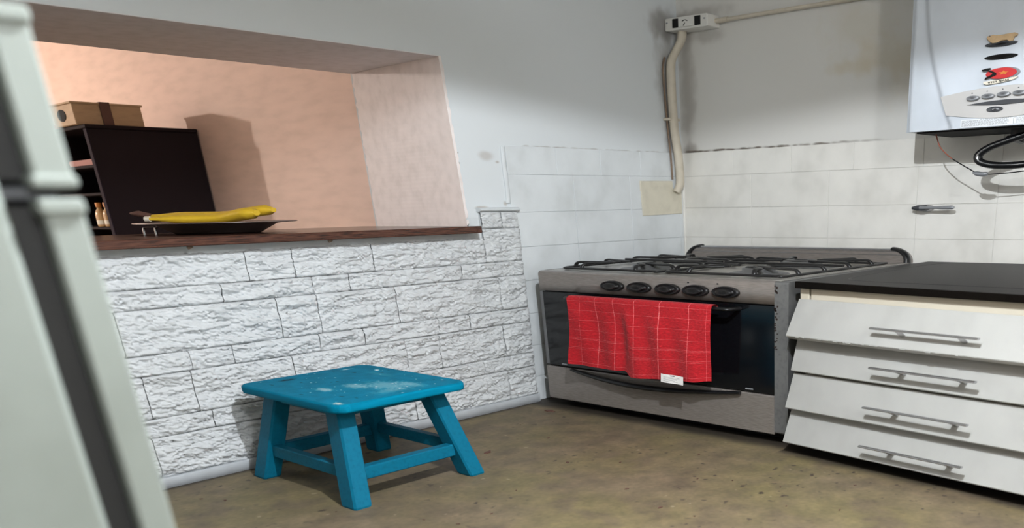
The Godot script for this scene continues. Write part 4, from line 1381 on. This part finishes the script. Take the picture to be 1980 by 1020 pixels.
func far_room() -> void:
	var t := thing("bookcase", "dark brown bookcase standing against the peach wall beyond the bar", "bookcase", Vector3(-3.4, 0, 2.17))
	var x0 := -3.95
	var x1 := -2.905
	var zb := 1.83
	var zf := 2.5
	var st := mb()
	bx(st, Vector3(x1 - 0.05, 0.0, zb), Vector3(x1, 1.62, zf), 0.004)
	part("side", st, M.bookcase, t)
	st = mb()
	bx(st, Vector3(x0, 0.0, zb), Vector3(x0 + 0.05, 1.62, zf), 0.004)
	part("side", st, M.bookcase, t)
	st = mb()
	bx(st, Vector3(x0, 1.62, zb), Vector3(x1 + 0.01, 1.642, zf + 0.01), 0.003)
	part("top", st, M.bookcase, t)
	st = mb()
	bx(st, Vector3(x0 + 0.05, 0.02, zb), Vector3(x1 - 0.05, 1.62, zb + 0.015), 0.002)
	part("back", st, M.bookcase, t)
	for y in [0.06, 0.30, 0.54, 0.82, 1.025, 1.24, 1.41]:
		st = mb()
		bx(st, Vector3(x0 + 0.05, y - 0.018, zb + 0.015), Vector3(x1 - 0.05, y, zf - 0.025), 0.003)
		part("shelf", st, M.bookcase, t)
	st = mb()
	bx(st, Vector3(x1 - 0.052, 0.002, zf), Vector3(x1 - 0.002, 1.618, zf + 0.006), 0.002)
	part("edge_band", st, M.bookcase_edge, t)
	# crate on top
	var b := thing("wooden_box", "pale wooden box with a dark strap lying on top of the bookcase", "box", Vector3(-3.15, 1.642, 2.33))
	st = mb()
	bx(st, Vector3(-3.36, 1.643, 2.13), Vector3(-2.965, 1.768, 2.53), 0.004)
	part("box", st, M.crate, b)
	st = mb()
	bx(st, Vector3(-3.37, 1.764, 2.12), Vector3(-2.955, 1.776, 2.54), 0.003)
	part("lid", st, M.crate, b)
	st = mb()
	bx(st, Vector3(-2.966, 1.643, 2.315), Vector3(-2.95, 1.78, 2.375), 0.003)
	bx(st, Vector3(-3.375, 1.776, 2.315), Vector3(-2.95, 1.78, 2.375), 0.001)
	part("strap", st, M.strap, b)
	st = mb()
	prism(st, ring(20, 0.075, 0.035, Vector2(-3.18, 1.705)), 2.528, 2.5335)
	part("hand_hole", st, M.matte_black, b)
	st = mb()
	prism(st, rounded(Vector2(-3.72, 1.643), Vector2(-3.45, 1.672), Vector2(0.05, 0.012)), 2.2, 2.5, Transform3D(), 0.006)
	tag(part("red_pouch", st, M.red), "small red pouch on the bookcase left of the wooden box", "pouch")
	# things on the shelves
	st = mb()
	prism(st, rounded(Vector2(-3.50, 1.411), Vector2(-2.97, 1.445), Vector2(0.03, 0.01)), 2.05, 2.47, Transform3D(), 0.005)
	tag(part("folded_cloth", st, M.pink_cloth), "flat dusty pink folded cloth on the upper bookcase shelf", "cloth")
	st = mb()
	lathe(st, [[0.0, 0.004], [0.4, 0.003], [0.45, 0.0], [0.6, 0.008], [1.0, 0.034], [0.97, 0.036], [0.55, 0.012], [0.0, 0.010]], Vector3(-3.15, 1.241, 2.3), 0.17, 0.13, 28)
	tag(part("bowl", st, M.pale), "shallow pale bowl on the second bookcase shelf", "bowl")
	for q in [[-3.20, 2.46, "small amber bottle with a pale cap, leftmost on the bookcase shelf behind the bar"], [-3.075, 2.455, "small amber bottle with a pale cap, middle of three behind the bar"], [-2.985, 2.45, "small amber bottle with a pale cap, nearest the bookcase side panel"]]:
		var at := Vector3(q[0], 1.025, q[1])
		var o := thing("bottle", q[2], "bottle", at, "bottles on the bookcase shelf")
		st = mb()
		lathe(st, [[0.0, 0.0], [0.9, 0.0], [1.0, 0.006], [1.0, 0.075], [0.85, 0.095], [0.45, 0.115], [0.42, 0.13], [0.0, 0.13]], at, 0.042, 0.034, 20)
		var g := part("glass", st, M.amber, o)
		st = mb()
		lathe(st, [[1.01, 0.016], [1.03, 0.018], [1.03, 0.04], [1.01, 0.042]], at, 0.042, 0.034, 20)
		part("label", st, M.pale, g)
		st = mb()
		lathe(st, [[0.5, 0.125], [0.55, 0.128], [0.55, 0.15], [0.5, 0.154], [0.0, 0.154]], at, 0.042, 0.034, 16)
		part("cap", st, M.gold, o)
	st = mb()
	bx(st, Vector3(-3.06, 0.821, 2.30), Vector3(-2.965, 1.003, 2.44), 0.004)
	tag(part("small_carton", st, M.orange), "small orange carton on the bookcase shelf just above the bar edge", "carton")

func small_things() -> void:
	# scraps of dirt on the floor: nobody could count them
	var rn := RandomNumberGenerator.new()
	rn.seed = 21
	var st := mb()
	for k in 70:
		var p := Vector3(rn.randf_range(0.25, 3.6), 0.0, rn.randf_range(1.3, 4.2))
		if k < 6: p = [Vector3(0.74, 0, 2.4), Vector3(0.30, 0, 1.52), Vector3(0.33, 0, 1.50), Vector3(1.2, 0, 2.3), Vector3(0.12, 0, 3.0), Vector3(0.15, 0, 3.1)][k]
		if p.x > 1.7 and p.z < 1.85: continue
		if p.z < 1.62 and k > 5: continue
		if p.z < 1.6: p.z = 1.62
		var s := rn.randf_range(0.003, 0.008) * (2.6 if k < 4 else 1.0)
		var a := rn.randf() * TAU
		var xf := Transform3D(Basis(Vector3.UP, a), p)
		prism(st, PackedVector2Array([Vector2(-s * 1.6, -s * 0.4), Vector2(0, -s * 0.8), Vector2(s * 1.5, -s * 0.1), Vector2(s * 0.6, s * 0.7), Vector2(-s * 0.7, s * 0.6)]), 0.0, s * 0.3, xf * Transform3D(Basis(Vector3(1, 0, 0), Vector3(0, 0, -1), Vector3(0, 1, 0)), Vector3.ZERO))
	var o := part("floor_crumbs", st, M.strap)
	tag(o, "dark crumbs and scraps scattered over the brown concrete floor", "crumbs")
	o.set_meta("kind", "stuff")
